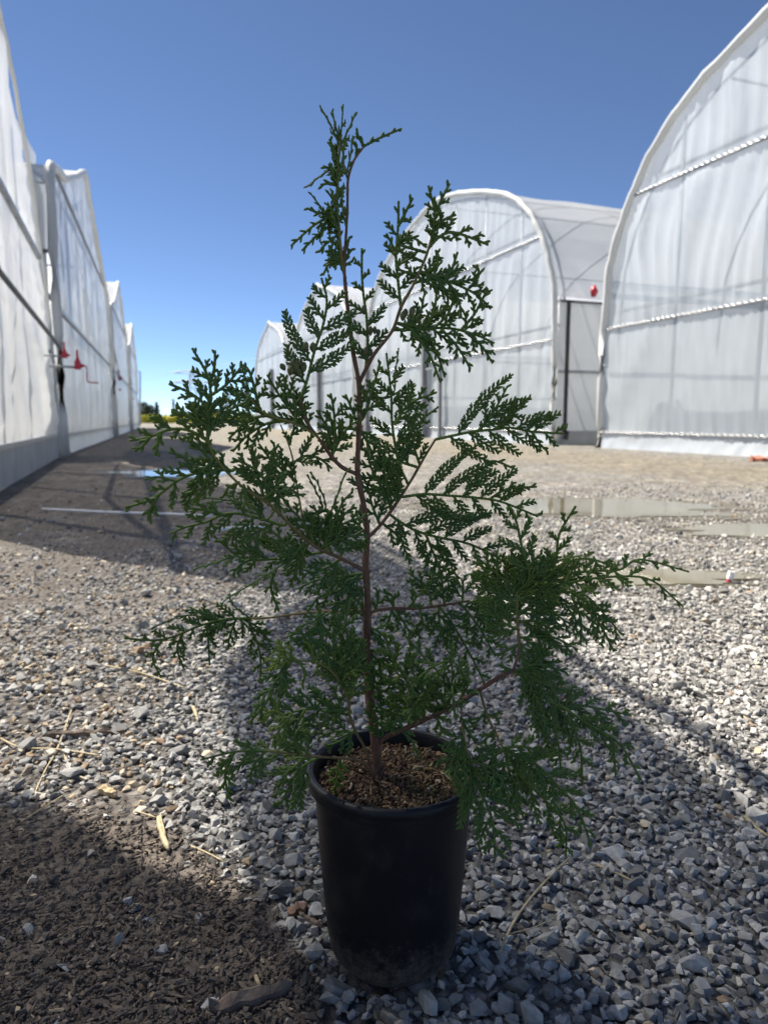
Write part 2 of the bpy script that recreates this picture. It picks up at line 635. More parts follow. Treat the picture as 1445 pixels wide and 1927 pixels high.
def scatter_mesh(name, pos, size, az, ti, td, shade, mat, parent=None, protos=PROTOS):
    """many little stones as ONE mesh"""
    which = R.integers(0, len(protos), len(pos))
    RM = rotmats(az, ti, td)
    vs_, lo_, ls_, sh_, base, loops = [], [], [], [], 0, 0
    for k, (pv, pf) in enumerate(protos):
        idx = np.where(which == k)[0]
        if not len(idx):
            continue
        vv = np.einsum('nij,vj->nvi', RM[idx], pv) * size[idx][:, None, None] + pos[idx][:, None, :]
        vs_.append(vv.reshape(-1, 3))
        sh_.append(np.repeat(shade[idx], len(pv)))
        fl = np.concatenate([np.array(f) for f in pf])
        cnt = np.array([len(f) for f in pf])
        off = base + np.arange(len(idx)) * len(pv)
        lo_.append((fl[None, :] + off[:, None]).reshape(-1))
        ls_.append(np.tile(cnt, len(idx)))
        base += len(idx) * len(pv)
    vv = np.concatenate(vs_)
    lv = np.concatenate(lo_)
    lc = np.concatenate(ls_)
    me = bpy.data.meshes.new(name)
    me.vertices.add(len(vv))
    me.vertices.foreach_set('co', vv.astype(np.float32).reshape(-1))
    me.loops.add(len(lv))
    me.loops.foreach_set('vertex_index', lv.astype(np.int32))
    me.polygons.add(len(lc))
    me.polygons.foreach_set('loop_start', np.concatenate([[0], np.cumsum(lc)[:-1]]).astype(np.int32))
    me.update(calc_edges=True)
    me.shade_flat()
    at = me.attributes.new('shade', 'FLOAT', 'POINT')
    at.data.foreach_set('value', np.concatenate(sh_).astype(np.float32))
    me.materials.append(mat)
    o = bpy.data.objects.new(name, me)
    col.objects.link(o)
    if parent:
        o.parent = parent
    return o


PUDDLES = [  # pixel centre, half width / half depth in metres, label
    ((345, 891), 0.62, 0.42, 'sky-blue puddle in the lit gap between two greenhouse shadows'),
    ((1075, 955), 0.85, 0.42, 'wide pale puddle mirroring the white greenhouse end walls'),
    ((1425, 1000), 0.42, 0.16, 'narrow puddle beside the dirt track at the big greenhouse'),
    ((1185, 1088), 0.40, 0.15, 'murky shallow puddle edged with yellow silt and a scrap of litter'),
]
pud_c = [G(*p[0]) for p in PUDDLES]


def stone_field():
    pts = []
    y = 0.46
    while y < 6.0:
        sp = 0.0108 if y < 1.6 else 0.0138 * (y / 1.6) ** 0.75
        half = 0.56 * y + 0.10
        xs_ = np.arange(-half, half, sp)
        row = np.stack([xs_ + R.uniform(-0.5, 0.5, len(xs_)) * sp, y + R.uniform(-0.5, 0.5, len(xs_)) * sp], 1)
        pts.append(row)
        y += sp * 0.9
    p = np.concatenate(pts)
    d = np.hypot(p[:, 0] - POT_X, p[:, 1] - POT_Y)
    p = p[d > POT_B - 0.008]
    px, py, zc = project(np.column_stack([p, np.zeros(len(p))]))
    m = mud_px(px, py)
    keep = R.random(len(p)) > m * 1.35 - 0.25
    keep |= R.random(len(p)) < 0.10
    pv = p @ V
    dk_ = dirt_px(px, py) * np.array([0.45 + 0.9 * nz(a * 3, b * 3, 6) + 0.5 * nz(a * 9, b * 9, 6) for a, b in p])
    keep &= R.random(len(p)) > np.clip(dk_, 0, 0.8)
    keep &= R.random(len(p)) < np.clip((6.2 - p[:, 1]) / 3.4, 0, 1) * np.where((pv < 0.45) & (p[:, 1] > 2.9), 0.3, 1.0)
    for (c, pu) in zip(pud_c, PUDDLES):
        q = ((p[:, 0] - c[0]) / pu[1]) ** 2 + ((p[:, 1] - c[1]) / pu[2]) ** 2
        keep &= q > 0.75 + 0.3 * R.random(len(p))
    p = p[keep]
    return p


sp = stone_field()
n = len(sp)
size = 0.0063 * np.exp(R.normal(0, 0.34, n)) * (1 + 0.08 * np.clip(sp[:, 1] - 1.6, 0, 4))
big = R.random(n) < 0.012
size[big] *= R.uniform(1.5, 2.4, big.sum())
size = np.clip(size, 0.003, 0.021)
zz = np.array([gz(a, b) for a, b in sp])
pos = np.column_stack([sp, zz + size * 0.22 + R.uniform(-0.002, 0.004, n)])
shade = np.clip(R.normal(0.37, 0.22, n), 0, 0.9)
brown = R.random(n) < np.where(dirt_px(*project(np.column_stack([sp, np.zeros(n)]))[:2]) > 0.5, 0.3, 0.035)
shade[brown] = R.uniform(0.9, 1.0, brown.sum())
az = R.uniform(0, 2 * math.pi, n)
ti = np.abs(R.normal(0, 0.4, n))
td = R.uniform(0, 2 * math.pi, n)
px, py, zc = project(pos)
inside = (px > 0) & (px < W_PX) & (py > 0) & (py < H_PX)
order = np.argsort(-(size / zc) * inside)
single = order[:300]
rest = np.ones(n, bool)
rest[single] = False
grav = scatter_mesh('gravel', pos[rest], size[rest], az[rest], ti[rest], td[rest], shade[rest], M['stone'], ground)
tag(grav, kind='stuff')
stone_mats = []
for k in range(8):
    c = np.array([0.13, 0.19, 0.24, 0.28, 0.32, 0.37, 0.43, 0.5][k])
    stone_mats.append(simple('stone_%d' % k, tuple(c * np.array([0.86, 0.84, 0.8])), tuple(c * np.array([1.3, 1.28, 1.22])), 140, 0.85, 0.5, 200, spec=0.3, bdist=0.001))
proto_me = {}
RMs = rotmats(az[single], ti[single], td[single])
for q, i in enumerate(single):
    k = int(R.integers(0, len(PROTOS)))
    mk = int(min(7, max(0, shade[i] * 8 if shade[i] < 0.9 else 3)))
    key = (k, mk)
    if key not in proto_me:
        me = bpy.data.meshes.new('stone')
        me.from_pydata(PROTOS[k][0].tolist(), [], PROTOS[k][1])
        me.materials.append(stone_mats[mk])
        proto_me[key] = me
    o = bpy.data.objects.new('stone', proto_me[key])
    col.objects.link(o)
    from mathutils import Matrix
    o.matrix_world = Matrix.Translation(pos[i]) @ Matrix(RMs[q].tolist()).to_4x4() @ Matrix.Scale(float(size[i]), 4)
    o.parent = ground

# puddles
for (c, pu) in zip(pud_c, PUDDLES):
    ring = []
    for k in range(64):
        a = 2 * math.pi * k / 64
        r = 1 + 0.5 * nz(math.cos(a) * 1.6 + c[0] * 3, math.sin(a) * 1.6, 4) + 0.3 * nz(math.cos(a) * 5, math.sin(a) * 5, c[1])
        ring.append((c[0] + pu[1] * r * math.cos(a), c[1] + pu[2] * r * math.sin(a), 0))
    z = max(gz(a, b) for a, b, _ in ring) * 0.5 + gz(c[0], c[1]) * 0.5 + 0.006
    mb = MB()
    dv, da = [], []
    for kk, (fr, at_) in enumerate(((0.9, 1.0), (1.06, 0.9), (1.28, 0.0))):
        for i_, (a, b, _) in enumerate(ring):
            w_ = fr + (0.16 * nz(i_ * 0.35, c[0], 2) if kk == 2 else 0)
            X_, Y_ = c[0] + (a - c[0]) * w_, c[1] + (b - c[1]) * w_
            dv.append((X_, Y_, min(z - 0.003, gz(X_, Y_) + 0.005)))
            da.append(at_)
    mb.add(dv, [(kk * 64 + i_, kk * 64 + (i_ + 1) % 64, (kk + 1) * 64 + (i_ + 1) % 64, (kk + 1) * 64 + i_) for kk in (0, 1) for i_ in range(64)], np.array(da))
    tag(mb.build('damp_margin', M['damp'], attr='wet'), 'dark damp ground around the ' + pu[3].split(' in ')[0].split(' mirroring')[0].split(' beside')[0].split(' edged')[0], 'ground', kind='structure')
    mb = MB()
    mb.add([(a, b, z) for a, b, _ in ring], [tuple(range(64))])
    o = mb.build('puddle', M['water'])
    tag(o, pu[3], 'puddle', kind='structure')

# ------------------------------------------------------------------ greenhouses
STD = [(0, 0), (0.0, 2.2), (0.12, 3.35), (0.37, 3.98), (0.65, 4.46), (1.08, 5.0), (1.65, 5.45), (2.3, 5.78), (3.35, 6.13), (4.8, 6.5), (6.1, 6.72)]


LOWSH = [(0, 0), (0.0, 3.0), (0.08, 4.0), (0.3, 4.32), (1.0, 4.48), (2.0, 4.65), (4.0, 5.3), (6.1, 6.05)]


class House:
    def __init__(s, name, label, u0, u1, v, side, length=16.0, ellipse=None, seams=(0.3, 2.23, 4.46), res=0.12,
                 wall='film_wall', roof='film_roof', door=None, wires=False, detail=True, group=None, hoop_step=2.4, scale=1.0, slope=0.0, prof=STD):
        s.slope, s.door, s.prof = slope, door, prof
        s.u0, s.u1, s.v, s.side, s.len, s.ell, s.sc = u0, u1, v, side, length, ellipse, scale
        s.hw = (u1 - u0) / 2
        s.root = empty(name, s.P((u0 + u1) / 2, v, 0))
        tag(s.root, label, 'greenhouse', group)
        bpy.context.view_layer.update()
        s.sd = (u0 * 7 + v * 3) % 50
        # end wall in panels between the lock channels
        zs = list(seams) + [99]
        for k in range(len(zs) - 1):
            s.panel(zs[k], zs[k + 1], k, res, M[wall], door)
        if door:
            s.panel(0.0, seams[0], 9, res, M['baseboard'], door)
        else:
            s.skirt(seams[0], res)
        for k, z in enumerate(seams):
            s.channel(z, wires, door)
        # rolled film edge round the arch
        pr = s.outline(90)
        mb = MB()
        pts = [s.P(u, v - side * (0.05 + 0.02 * nz(u * 3, z * 3, s.sd)), z) for u, z in pr]
        rr0 = 0.022 if ellipse else 0.07
        tube(mb, pts, [rr0 + (0.006 if ellipse else 0.022) * nz(u * 5 + z * 3, z * 5, 2) for u, z in pr], 7)
        mb.build('edge_roll', M['film_roll'], s.root, True)
        s.roof(M[roof])
        s.sides()
        s.frame(hoop_step)
        mb = MB()
        n = 14
        Pb = np.zeros((n, 2, 3))
        for i, u in enumerate(np.linspace(u0 + 0.02, u1 - 0.02, n)):
            Pb[i, 0] = s.P(u, v + side * length, 0)
            Pb[i, 1] = s.P(u, v + side * length, s.h(u) - 0.02)
        gridmesh(mb, Pb)
        mb.build('rear_wall', M['film_wall'], s.root)

    def P(s, u, v, z):
        return uvz(u, v + s.slope * (u - s.u0), z)

    def box(s, mb, u0, u1, v0, v1, z0, z1):
        c = [s.P(u, v, z) for z in (z0, z1) for u, v in ((u0, v0), (u1, v0), (u1, v1), (u0, v1))]
        mb.add(c, [(3, 2, 1, 0), (4, 5, 6, 7), (0, 1, 5, 4), (1, 2, 6, 5), (2, 3, 7, 6), (3, 0, 4, 7)])

    def h(s, u):
        o = min(u - s.u0, s.u1 - u)
        if s.ell:
            t = max(0.0, 1 - ((u - (s.u0 + s.u1) / 2) / s.hw) ** 2)
            return s.ell * math.sqrt(t)
        k = s.hw / 6.1
        return float(np.interp(o / k if o / k > 3.35 else o, [a for a, b in s.prof], [b for a, b in s.prof])) * s.sc

    def outline(s, n=60):
        if s.ell:
            a = np.linspace(0, math.pi, n)
            c = (s.u0 + s.u1) / 2
            return [(c - s.hw * math.cos(t), s.ell * math.sin(t)) for t in a]
        left = []
        for (a, b), (a2, b2) in zip(s.prof[:-1], s.prof[1:]):
            for t in np.linspace(0, 1, 5, endpoint=False):
                o = a + (a2 - a) * t
                left.append((o, (b + (b2 - b) * t) * s.sc))
        left = [(o, z) for o, z in left if o < s.hw - 0.3]
        L = [(s.u0 + o, z) for o, z in left]
        L.append(((s.u0 + s.u1) / 2, s.h((s.u0 + s.u1) / 2)))
        return L + [(s.u1 - o, z) for o, z in left[::-1]]

    def crease(s, u, z, k):
        """how far the film stands out from its plane"""
        q = s.sd
        f = 0.0
        sh = (0.85, 0.22, 0.12, 0.05)[min(k, 3)] if k != 9 else 0
        w = u * 2.6 + sh * z * 2.2 + 1.3 * nz(u * 0.6, z * 0.5, q)
        f += 0.075 * (1 - abs(math.sin(w * 1.3))) ** 2 * (0.5 + nz(u * 0.5, z * 0.6, q + 3))
        f += 0.036 * (1 - abs(math.sin(w * 3.7 + 2 * nz(u, z * 0.4, q)))) ** 2
        f += 0.035 * nz(u * 0.9, z * 0.9, q + 9)
        return f

    def panel(s, za, zb, k, res, mat, door):
        us = [u for u in np.arange(s.u0 + 0.01, s.u1 - 0.005, res) if s.h(u) > za + 0.04]
        if door:
            segs = [[u for u in us if u <= door[0]], [u for u in us if door[0] <= u <= door[1]], [u for u in us if u >= door[1]]]
            segs[0].append(door[0]) if segs[0] and segs[0][-1] != door[0] else None
            segs[2].insert(0, door[1]) if segs[2] else None
            segs[1] = [door[0]] + segs[1] + [door[1]]
        else:
            segs = [us]
        for si, seg in enumerate(segs):
            nr = max(2, int(min(zb, 7) - za) * 6 + 2)
            cols = []
            for u in seg:
                top = min(zb, s.h(u))
                bot = za
                if door and si == 1:
                    bot = max(za, float(np.interp(u, door[2], door[3])))
                    if bot >= top - 0.02:
                        continue
                colm = []
                for t in np.linspace(0, 1, nr):
                    z = bot + (top - bot) * t
                    e = min(1.0, (z - bot) * 6, (top - z) * 6)
                    c = s.crease(u, z, k) * max(0.12, e) if k != 9 else 0.03
                    colm.append(s.P(u, s.v - s.side * c, z))
                cols.append(colm)
            if len(cols) < 2:
                continue
            mb = MB()
            gridmesh(mb, np.array(cols))
            mb.build('end_wall_film' if k != 9 else 'base_wall', mat, s.root, True)

    def skirt(s, z0, res):
        mb = MB()
        cols = []
        for u in np.arange(s.u0, s.u1 + 0.01, res):
            c = []
            for t in np.linspace(0, 1, 6):
                z = z0 * (1 - t) - 0.02 * t
                out = 0.02 + (0.04 + 0.03 * nz(u * 2.5, 1, s.sd)) * t ** 2 + 0.02 * nz(u * 7, t * 2, s.sd)
                c.append(s.P(u, s.v - s.side * out, z))
            cols.append(c)
        gridmesh(mb, np.array(cols))
        mb.build('skirt', M['film_skirt'], s.root, True)

    def channel(s, z, wires, door):
        us = [u for u in np.linspace(s.u0 + 0.02, s.u1 - 0.02, 200) if s.h(u) > z + 0.02]
        if len(us) < 2:
            return
        spans = [(us[0], us[-1])]
        if door and z < 3.4:
            spans = [(us[0], door[0]), (door[1], us[-1])]
        for a, b in spans:
            mb = MB()
            s.box(mb, a, b, s.v - s.side * 0.045, s.v + s.side * 0.005, z - 0.022, z + 0.022)
            ch = mb.build('lock_channel', M['steel'], s.root)
            if wires:
                mb = MB()
                pts = []
                ph = 0.0
                for u in np.arange(a, b, 0.012):
                    pts.append(s.P(u, s.v - s.side * (0.056 + 0.012 * nz(u * 3, z, 1)), z + 0.012 * math.sin(u * 55 + 2 * nz(u * 2, z, 3))))
                tube(mb, pts, 0.006, 5)
                mb.build('spring_wire', M['wire'], ch, True)

    def roof(s, mat):
        pr = [(u, z) for u, z in s.outline(60) if z >= (0.05 if s.ell else 2.95)]
        vs_ = np.linspace(0, s.len, 26)
        Pq = np.zeros((len(pr), len(vs_), 3))
        for i, (u, z) in enumerate(pr):
            for j, d in enumerate(vs_):
                sag = 0.03 * math.sin(d / 2.4 * math.pi) ** 2 + 0.02 * nz(u, d * 0.6, s.sd)
                cu = (s.u0 + s.u1) / 2
                Pq[i, j] = s.P(u + (cu - u) * sag * 0.15, s.v + s.side * d, z - sag)
        mb = MB()
        gridmesh(mb, Pq)
        mb.build('roof_film', mat, s.root, True)

    def sides(s):
        if s.ell:
            return
        for u, sg in ((s.u0, -1), (s.u1, 1)):
            mb = MB()
            Pq = np.zeros((9, 60, 3))
            for i, z in enumerate(np.linspace(0.28, 3.0, 9)):
                for j, d in enumerate(np.linspace(0.05, s.len, 60)):
                    Pq[i, j] = s.P(u + sg * (0.02 * nz(d * 1.5, z * 0.7, s.sd) - 0.05), s.v + s.side * d, z)
            gridmesh(mb, Pq)
            mb.build('side_curtain', M['film_panel'], s.root, True)
            mb = MB()
            s.box(mb, u - 0.03, u + 0.03, s.v + s.side * 0.08, s.v + s.side * s.len, -0.02, 0.3)
            mb.build('baseboard', M['baseboard'], s.root)
            for z in (3.0, 1.55):
                mb = MB()
                tube(mb, [s.P(u + sg * 0.05, s.v + s.side * 0.02, z), s.P(u + sg * 0.05, s.v + s.side * s.len, z)], 0.03, 8)
                mb.build('side_rail', M['dark_steel'] if z > 2 else M['steel'], s.root, True)

    def frame(s, step):
        k = 0.93
        cu = (s.u0 + s.u1) / 2
        for d in np.arange(0.25 if not s.ell else 2.4, s.len, step):
            mb = MB()
            pr = s.outline(40)
            tube(mb, [s.P(cu + (u - cu) * 0.988, s.v + s.side * d, z * 0.985) for u, z in pr], 0.03, 6)
            mb.build('hoop', M['steel'], s.root, True)
        for u in np.arange(s.u0 + 1.75, s.u1 - 1, 1.75):
            if s.door and s.door[0] - 0.1 < u < s.door[1] + 0.1:
                continue
            mb = MB()
            tube(mb, [s.P(u, s.v + s.side * 0.12, 0), s.P(u, s.v + s.side * 0.12, s.h(u) - 0.08)], 0.035, 8)
            mb.build('end_post', M['steel'], s.root, True)
        for z in (2.55, 4.7):
            us = [u for u in np.linspace(s.u0, s.u1, 100) if s.h(u) > z + 0.1]
            if us and not s.door:
                mb = MB()
                tube(mb, [s.P(us[0], s.v + s.side * 0.2, z), s.P(us[-1], s.v + s.side * 0.2, z)], 0.035, 8)
                mb.build('cross_rail', M['steel'], s.root, True)
        for f in (0.2, 0.5, 0.8) if not s.door else (0.8,):
            u = s.u0 + (s.u1 - s.u0) * f
            mb = MB()
            tube(mb, [s.P(u, s.v + s.side * 0.3, s.h(u) - 0.12), s.P(u, s.v + s.side * s.len, s.h(u) - 0.12)], 0.025, 6)
            mb.build('purlin', M['steel'], s.root, True)


VL, VR = -0.945, 8.63
ROWR = 'row of tall arched greenhouses across the lane'
ROWL = 'row of greenhouses along the muddy verge'
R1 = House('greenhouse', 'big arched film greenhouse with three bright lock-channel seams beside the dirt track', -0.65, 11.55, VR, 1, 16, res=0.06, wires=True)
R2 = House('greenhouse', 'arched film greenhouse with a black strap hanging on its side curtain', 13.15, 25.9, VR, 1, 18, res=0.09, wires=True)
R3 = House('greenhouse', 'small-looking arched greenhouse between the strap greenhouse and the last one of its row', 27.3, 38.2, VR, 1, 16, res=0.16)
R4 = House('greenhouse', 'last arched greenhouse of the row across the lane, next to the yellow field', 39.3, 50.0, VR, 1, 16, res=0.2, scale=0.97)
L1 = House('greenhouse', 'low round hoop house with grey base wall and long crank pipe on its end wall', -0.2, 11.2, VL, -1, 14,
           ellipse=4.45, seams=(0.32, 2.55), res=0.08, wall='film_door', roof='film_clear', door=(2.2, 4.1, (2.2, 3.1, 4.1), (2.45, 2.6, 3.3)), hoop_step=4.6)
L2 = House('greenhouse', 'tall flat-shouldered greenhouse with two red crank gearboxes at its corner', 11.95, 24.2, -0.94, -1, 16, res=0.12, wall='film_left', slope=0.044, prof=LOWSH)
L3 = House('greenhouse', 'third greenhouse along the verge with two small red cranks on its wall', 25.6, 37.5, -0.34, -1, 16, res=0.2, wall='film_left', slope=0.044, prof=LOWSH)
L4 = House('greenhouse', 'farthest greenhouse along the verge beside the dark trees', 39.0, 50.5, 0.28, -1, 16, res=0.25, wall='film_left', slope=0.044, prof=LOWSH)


def part(h, name, fn, mat, parent=None, smooth=True):
    mb = MB()
    fn(mb)
    return mb.build(name, mat, parent or h.root, smooth)


# loose roof film at the far shoulder of the low hoop house
inner = [(38, 250), (48, 315), (60, 400), (70, 480), (78, 540)]
outer = [(31, 205), (55, 262), (72, 318), (86, 420), (80, 540)]
Pq = np.zeros((9, 6, 3))
ii = [WV(x, y, VL - 0.03) for x, y in inner]
oo = [WV(x, y, VL - 0.35) for x, y in outer]
for a, t in enumerate(np.linspace(0, 4, 9)):
    iu, iz = np.interp(t, range(5), [q[0] for q in ii]), np.interp(t, range(5), [q[1] for q in ii])
    ou, oz = np.interp(t, range(5), [q[0] for q in oo]), np.interp(t, range(5), [q[1] for q in oo])
    for b, w in enumerate(np.linspace(0, 1, 6)):
        Pq[a, b] = uvz(iu + (ou - iu) * w, VL - 0.03 - 0.32 * w + 0.06 * nz(t * 1.7, w * 2, 5), iz + (oz - iz) * w)
part(L1, 'loose_film', lambda m: gridmesh(m, Pq), M['film_roll'])

# crank pipe across the low hoop house and the red gearboxes
def crank(h, u, v, z, face=1, sc=1.0, handle=True):
    def body(m):
        boxuv(m, u - 0.05 * sc, u + 0.05 * sc, v - 0.045 * sc, v + 0.045 * sc, z - 0.06 * sc, z + 0.07 * sc)
        tube(m, [uvz(u, v, z + 0.07 * sc), uvz(u, v, z + 0.13 * sc), uvz(u, v, z + 0.25 * sc)], [0.04 * sc, 0.022 * sc, 0.018 * sc], 8)
        tube(m, [uvz(u, v + 0.04 * sc, z), uvz(u, v + 0.10 * sc, z)], [0.04 * sc, 0.015 * sc], 8)
    g = part(h, 'crank_gearbox', body, M['red_paint'], smooth=False)
    part(h, 'gearbox_arm', lambda m: tube(m, [uvz(u, v, z - 0.02), uvz(u - 0.03, v - 0.42 * sc, z - 0.01)], 0.02 * sc, 7), M['steel'])
    if handle:
        part(h, 'crank_handle', lambda m: tube(m, spline([uvz(u, v + 0.10 * sc, z), uvz(u + 0.02, v + 0.13 * sc, z - 0.02), uvz(u + 0.02, v + 0.13 * sc, z - 0.24 * sc), uvz(u + 0.02, v + 0.15 * sc, z - 0.26 * sc), uvz(u + 0.02, v + 0.30 * sc, z - 0.27 * sc)], 0.02)[0], 0.012 * sc, 6), M['red_paint'], g)


def on_plane(x, y, v):
    return WV(x, y, v)


ua, za = WV(0, 508, -0.84)
ub, zb = WV(118, 655, -0.70)
part(L1, 'crank_pipe', lambda m: tube(m, [uvz(ua - 1.5, -0.86, za + (za - zb) / (ub - ua) * 0.4 + 0.6), uvz(ua, -0.85, za), uvz(ub, -0.72, zb)], 0.024, 8), M['dark_steel'])
u_, z_ = WV(122, 668, -0.70)
crank(L1, u_, -0.70, z_, sc=0.66, handle=False)
u_, z_ = WV(147, 688, -0.45)
crank(L2, u_, -0.45, z_, sc=0.66)
for (x, y, v, hh, uu) in ((222, 733, -0.05, L3, 0), (225, 712, 0.0, L3, 0), (249, 750, 1.0, L4, 0)):
    r = ray(x, y)
    D = {L3: 27.0, L4: 40.0}[hh]
    p = r * D
    crank(hh, float(U @ p[:2]), float(V @ p[:2]), CAM_H + p[2], sc=1.3, handle=False)
    uu2, vv2, zz2 = float(U @ p[:2]), float(V @ p[:2]), CAM_H + p[2]
    part(hh, 'crank_pipe', lambda m: tube(m, [uvz(uu2, vv2, zz2), uvz(uu2 - 3.2, vv2 - 0.25, zz2 + 1.9)], 0.03, 6), M['steel'])

# details of the greenhouse with the strap
us = R2.u0 - 0.10
def side_pt(x, y, u):
    r = ray(x, y)
    t = u / (U @ r[:2])
    return float(V @ r[:2]) * t, CAM_H + r[2] * t
v1, z1 = side_pt(1070, 566, us)
v2, z2 = side_pt(1076, 822, us)
part(R2, 'strap', lambda m: [boxuv(m, us - 0.01, us + 0.01, v1 - 0.045, v1 + 0.045, 0.25, z1), tube(m, [uvz(us - 0.03, v1, 0.12), uvz(us - 0.03, v1 + 0.05, 0.3)], [0.06, 0.04], 6)], M['black_strap'], smooth=False)
v3, z3 = side_pt(1115, 549, us)
part(R2, 'crank_gearbox', lambda m: tube(m, [uvz(us - 0.02, v3, z3 - 0.11), uvz(us - 0.05, v3, z3), uvz(us - 0.02, v3, z3 + 0.11)], [0.045, 0.085, 0.045], 8), M['red_paint'])
# grey door posts standing at the end walls
def gate_post(h, x, v, top, w):
    u, _ = WV(x, 760, v)
    part(h, 'door_post', lambda m: boxuv(m, u - w, u + w, v - w, v + w, 0, top), M['grey_paint'], smooth=False)
    return u
a = gate_post(R2, 797, VR - 0.14, 3.5, 0.085)
b = gate_post(R2, 827, VR - 0.12, 2.2, 0.05)
part(R2, 'door_rail', lambda m: boxuv(m, b, a, VR - 0.16, VR - 0.10, 2.0, 2.06), M['grey_paint'], smooth=False)
a = gate_post(R2, 690, VR - 0.12, 3.2, 0.08)
a = gate_post(R3, 600, VR - 0.12, 3.3, 0.10)
a = gate_post(R4, 512, VR - 0.12, 3.6, 0.12)

# ------------------------------------------------------------------ far background: field, trees, power line
def foliage_material(name, c1, c2):
    return simple(name, c1, c2, 1.5, 0.8)


M['conifer'] = simple('conifer', (0.03, 0.05, 0.03), (0.06, 0.085, 0.05), 0.8, 0.9)
M['far_bush'] = simple('far_bush', (0.05, 0.075, 0.03), (0.1, 0.13, 0.06), 0.6, 0.9)
M['far_bare'] = simple('far_bare', (0.14, 0.13, 0.11), (0.2, 0.19, 0.16), 0.6, 0.9)
M['field'] = simple('field', (0.22, 0.24, 0.02), (0.42, 0.38, 0.03), 0.8, 0.9)
M['trunk_far'] = simple('trunk_far', (0.07, 0.05, 0.04), (0.11, 0.08, 0.06), 2, 0.9)


def far_tree(x, ytop, Y, width_px, kind, name, label):
    base = PY(x, 790, Y)
    top = PY(x, ytop, Y)[2]
    wid = width_px / F_PX * Y
    root = empty(name, (base[0], Y, 0))
    bpy.context.view_layer.update()
    tag(root, label, 'tree', 'trees beyond the yellow field')
    mb = MB()
    tube(mb, [(base[0], Y, 0), (base[0], Y, top * 0.5), (base[0], Y, top * 0.96)], [wid * 0.05 + 0.08, wid * 0.035 + 0.05, 0.02], 6)
    mb.build('trunk', M['trunk_far'], root, True)
    mb = MB()
    n = 700
    for _ in range(n):
        t = R.random() ** (0.75 if kind == 'conifer' else 1.0)
        if kind == 'conifer':
            z = top * (0.12 + 0.88 * t)
            rad = wid * 0.5 * (1 - t) * (0.7 + 0.5 * ((t * 9) % 1)) + 0.05
        else:
            z = top * (0.15 + 0.85 * t)
            rad = wid * 0.5 * math.sqrt(max(0.02, 1 - ((t - 0.45) / 0.58) ** 2)) * (0.85 + 0.3 * nz(z, base[0], 1))
        a = R.uniform(0, 2 * math.pi)
        rr = rad * math.sqrt(R.random())
        c = np.array([base[0] + rr * math.cos(a), Y + rr * math.sin(a), z])
        s_ = wid * (0.07 if kind != 'bare' else 0.035) * R.uniform(0.6, 1.4)
        d1 = R.normal(size=3) * s_
        d2 = R.normal(size=3) * s_
        if kind == 'conifer':
            d1[2] = -abs(d1[2]) * 0.6
        mb.add([c - d1 * 0.5, c + d2, c + d1], [(0, 1, 2)])
    mb.build('crown', M['conifer' if kind == 'conifer' else ('far_bare' if kind == 'bare' else 'far_bush')], root)


for t in ((272, 757, 150, 26, 'bush', 'far_tree', 'rounded dark tree at the end of the verge greenhouses'),
          (284, 763, 152, 24, 'bush', 'far_tree', 'low dark tree just right of the rounded dark tree'),
          (296, 757, 148, 20, 'conifer', 'fir_tree', 'dark fir with broad base closing the tree clump by the verge'),
          (328, 751, 155, 12, 'conifer', 'fir_tree', 'slim lone fir standing apart above the yellow field'),
          (365, 757, 155, 13, 'conifer', 'fir_tree', 'small fir between the lone fir and the pale bare tree'),
          (384, 764, 150, 22, 'bush', 'far_tree', 'squat bushy tree right of the small fir'),
          (428, 738, 150, 34, 'bare', 'far_tree', 'pale bare-branched tree over the yellow field'),
          (466, 716, 140, 26, 'conifer', 'fir_tree', 'tallest dark fir next to the last greenhouse across the lane'),
          (488, 745, 142, 22, 'bush', 'far_tree', 'dark bushy tree partly behind the last greenhouse across the lane'),
          (345, 776, 150, 40, 'bush', 'far_tree', 'low hedge-like tree behind the yellow flowers'),
          (410, 774, 151, 46, 'bush', 'far_tree', 'low wide tree under the pale bare tree')):
    far_tree(*t)
mb = MB()
xa, xb = PY(225, 790, 118)[0], PY(560, 790, 118)[0]
for _ in range(9000):
    x = R.uniform(xa, xb)
    y = R.uniform(112, 140)
    z = R.uniform(0, 1.0 + 0.25 * nz(x * 0.2, y * 0.2, 3))
    c = np.array([x, y, z])
    d1, d2 = R.normal(size=3) * 0.28, R.normal(size=3) * 0.28
    mb.add([c - d1, c + d2, c + d1], [(0, 1, 2)])
o = mb.build('flower_field', M['field'])
tag(o, 'strip of bright yellow flowering field at the end of the lane', 'field', kind='stuff')

# lattice pylon, wires and a light pole
M['pylon'] = simple('pylon', (0.3, 0.32, 0.34), (0.36, 0.38, 0.4), 1, 0.5)
Yt = 320
ptop = PY(362, 698, Yt)
root = empty('power_pylon', (ptop[0], Yt, 0))
bpy.context.view_layer.update()
tag(root, 'faint grey lattice power pylon far behind the trees', 'pylon')
mb = MB()
hz = ptop[2]
for sx, sy in ((-1, -1), (1, -1), (1, 1), (-1, 1)):
    tube(mb, [(ptop[0] + sx * 3.2, Yt + sy * 3.2, 0), (ptop[0] + sx * 0.7, Yt + sy * 0.7, hz)], 0.16, 4)
for k in range(7):
    z0, z1_ = hz * k / 7, hz * (k + 1) / 7
    w0, w1 = 3.2 - 2.5 * k / 7, 3.2 - 2.5 * (k + 1) / 7
    for sy in (-1, 1):
        tube(mb, [(ptop[0] - w0, Yt + sy * w0, z0), (ptop[0] + w1, Yt + sy * w1, z1_)], 0.08, 4)
        tube(mb, [(ptop[0] + w0, Yt + sy * w0, z0), (ptop[0] - w1, Yt + sy * w1, z1_)], 0.08, 4)
mb.build('lattice_mast', M['pylon'], root)
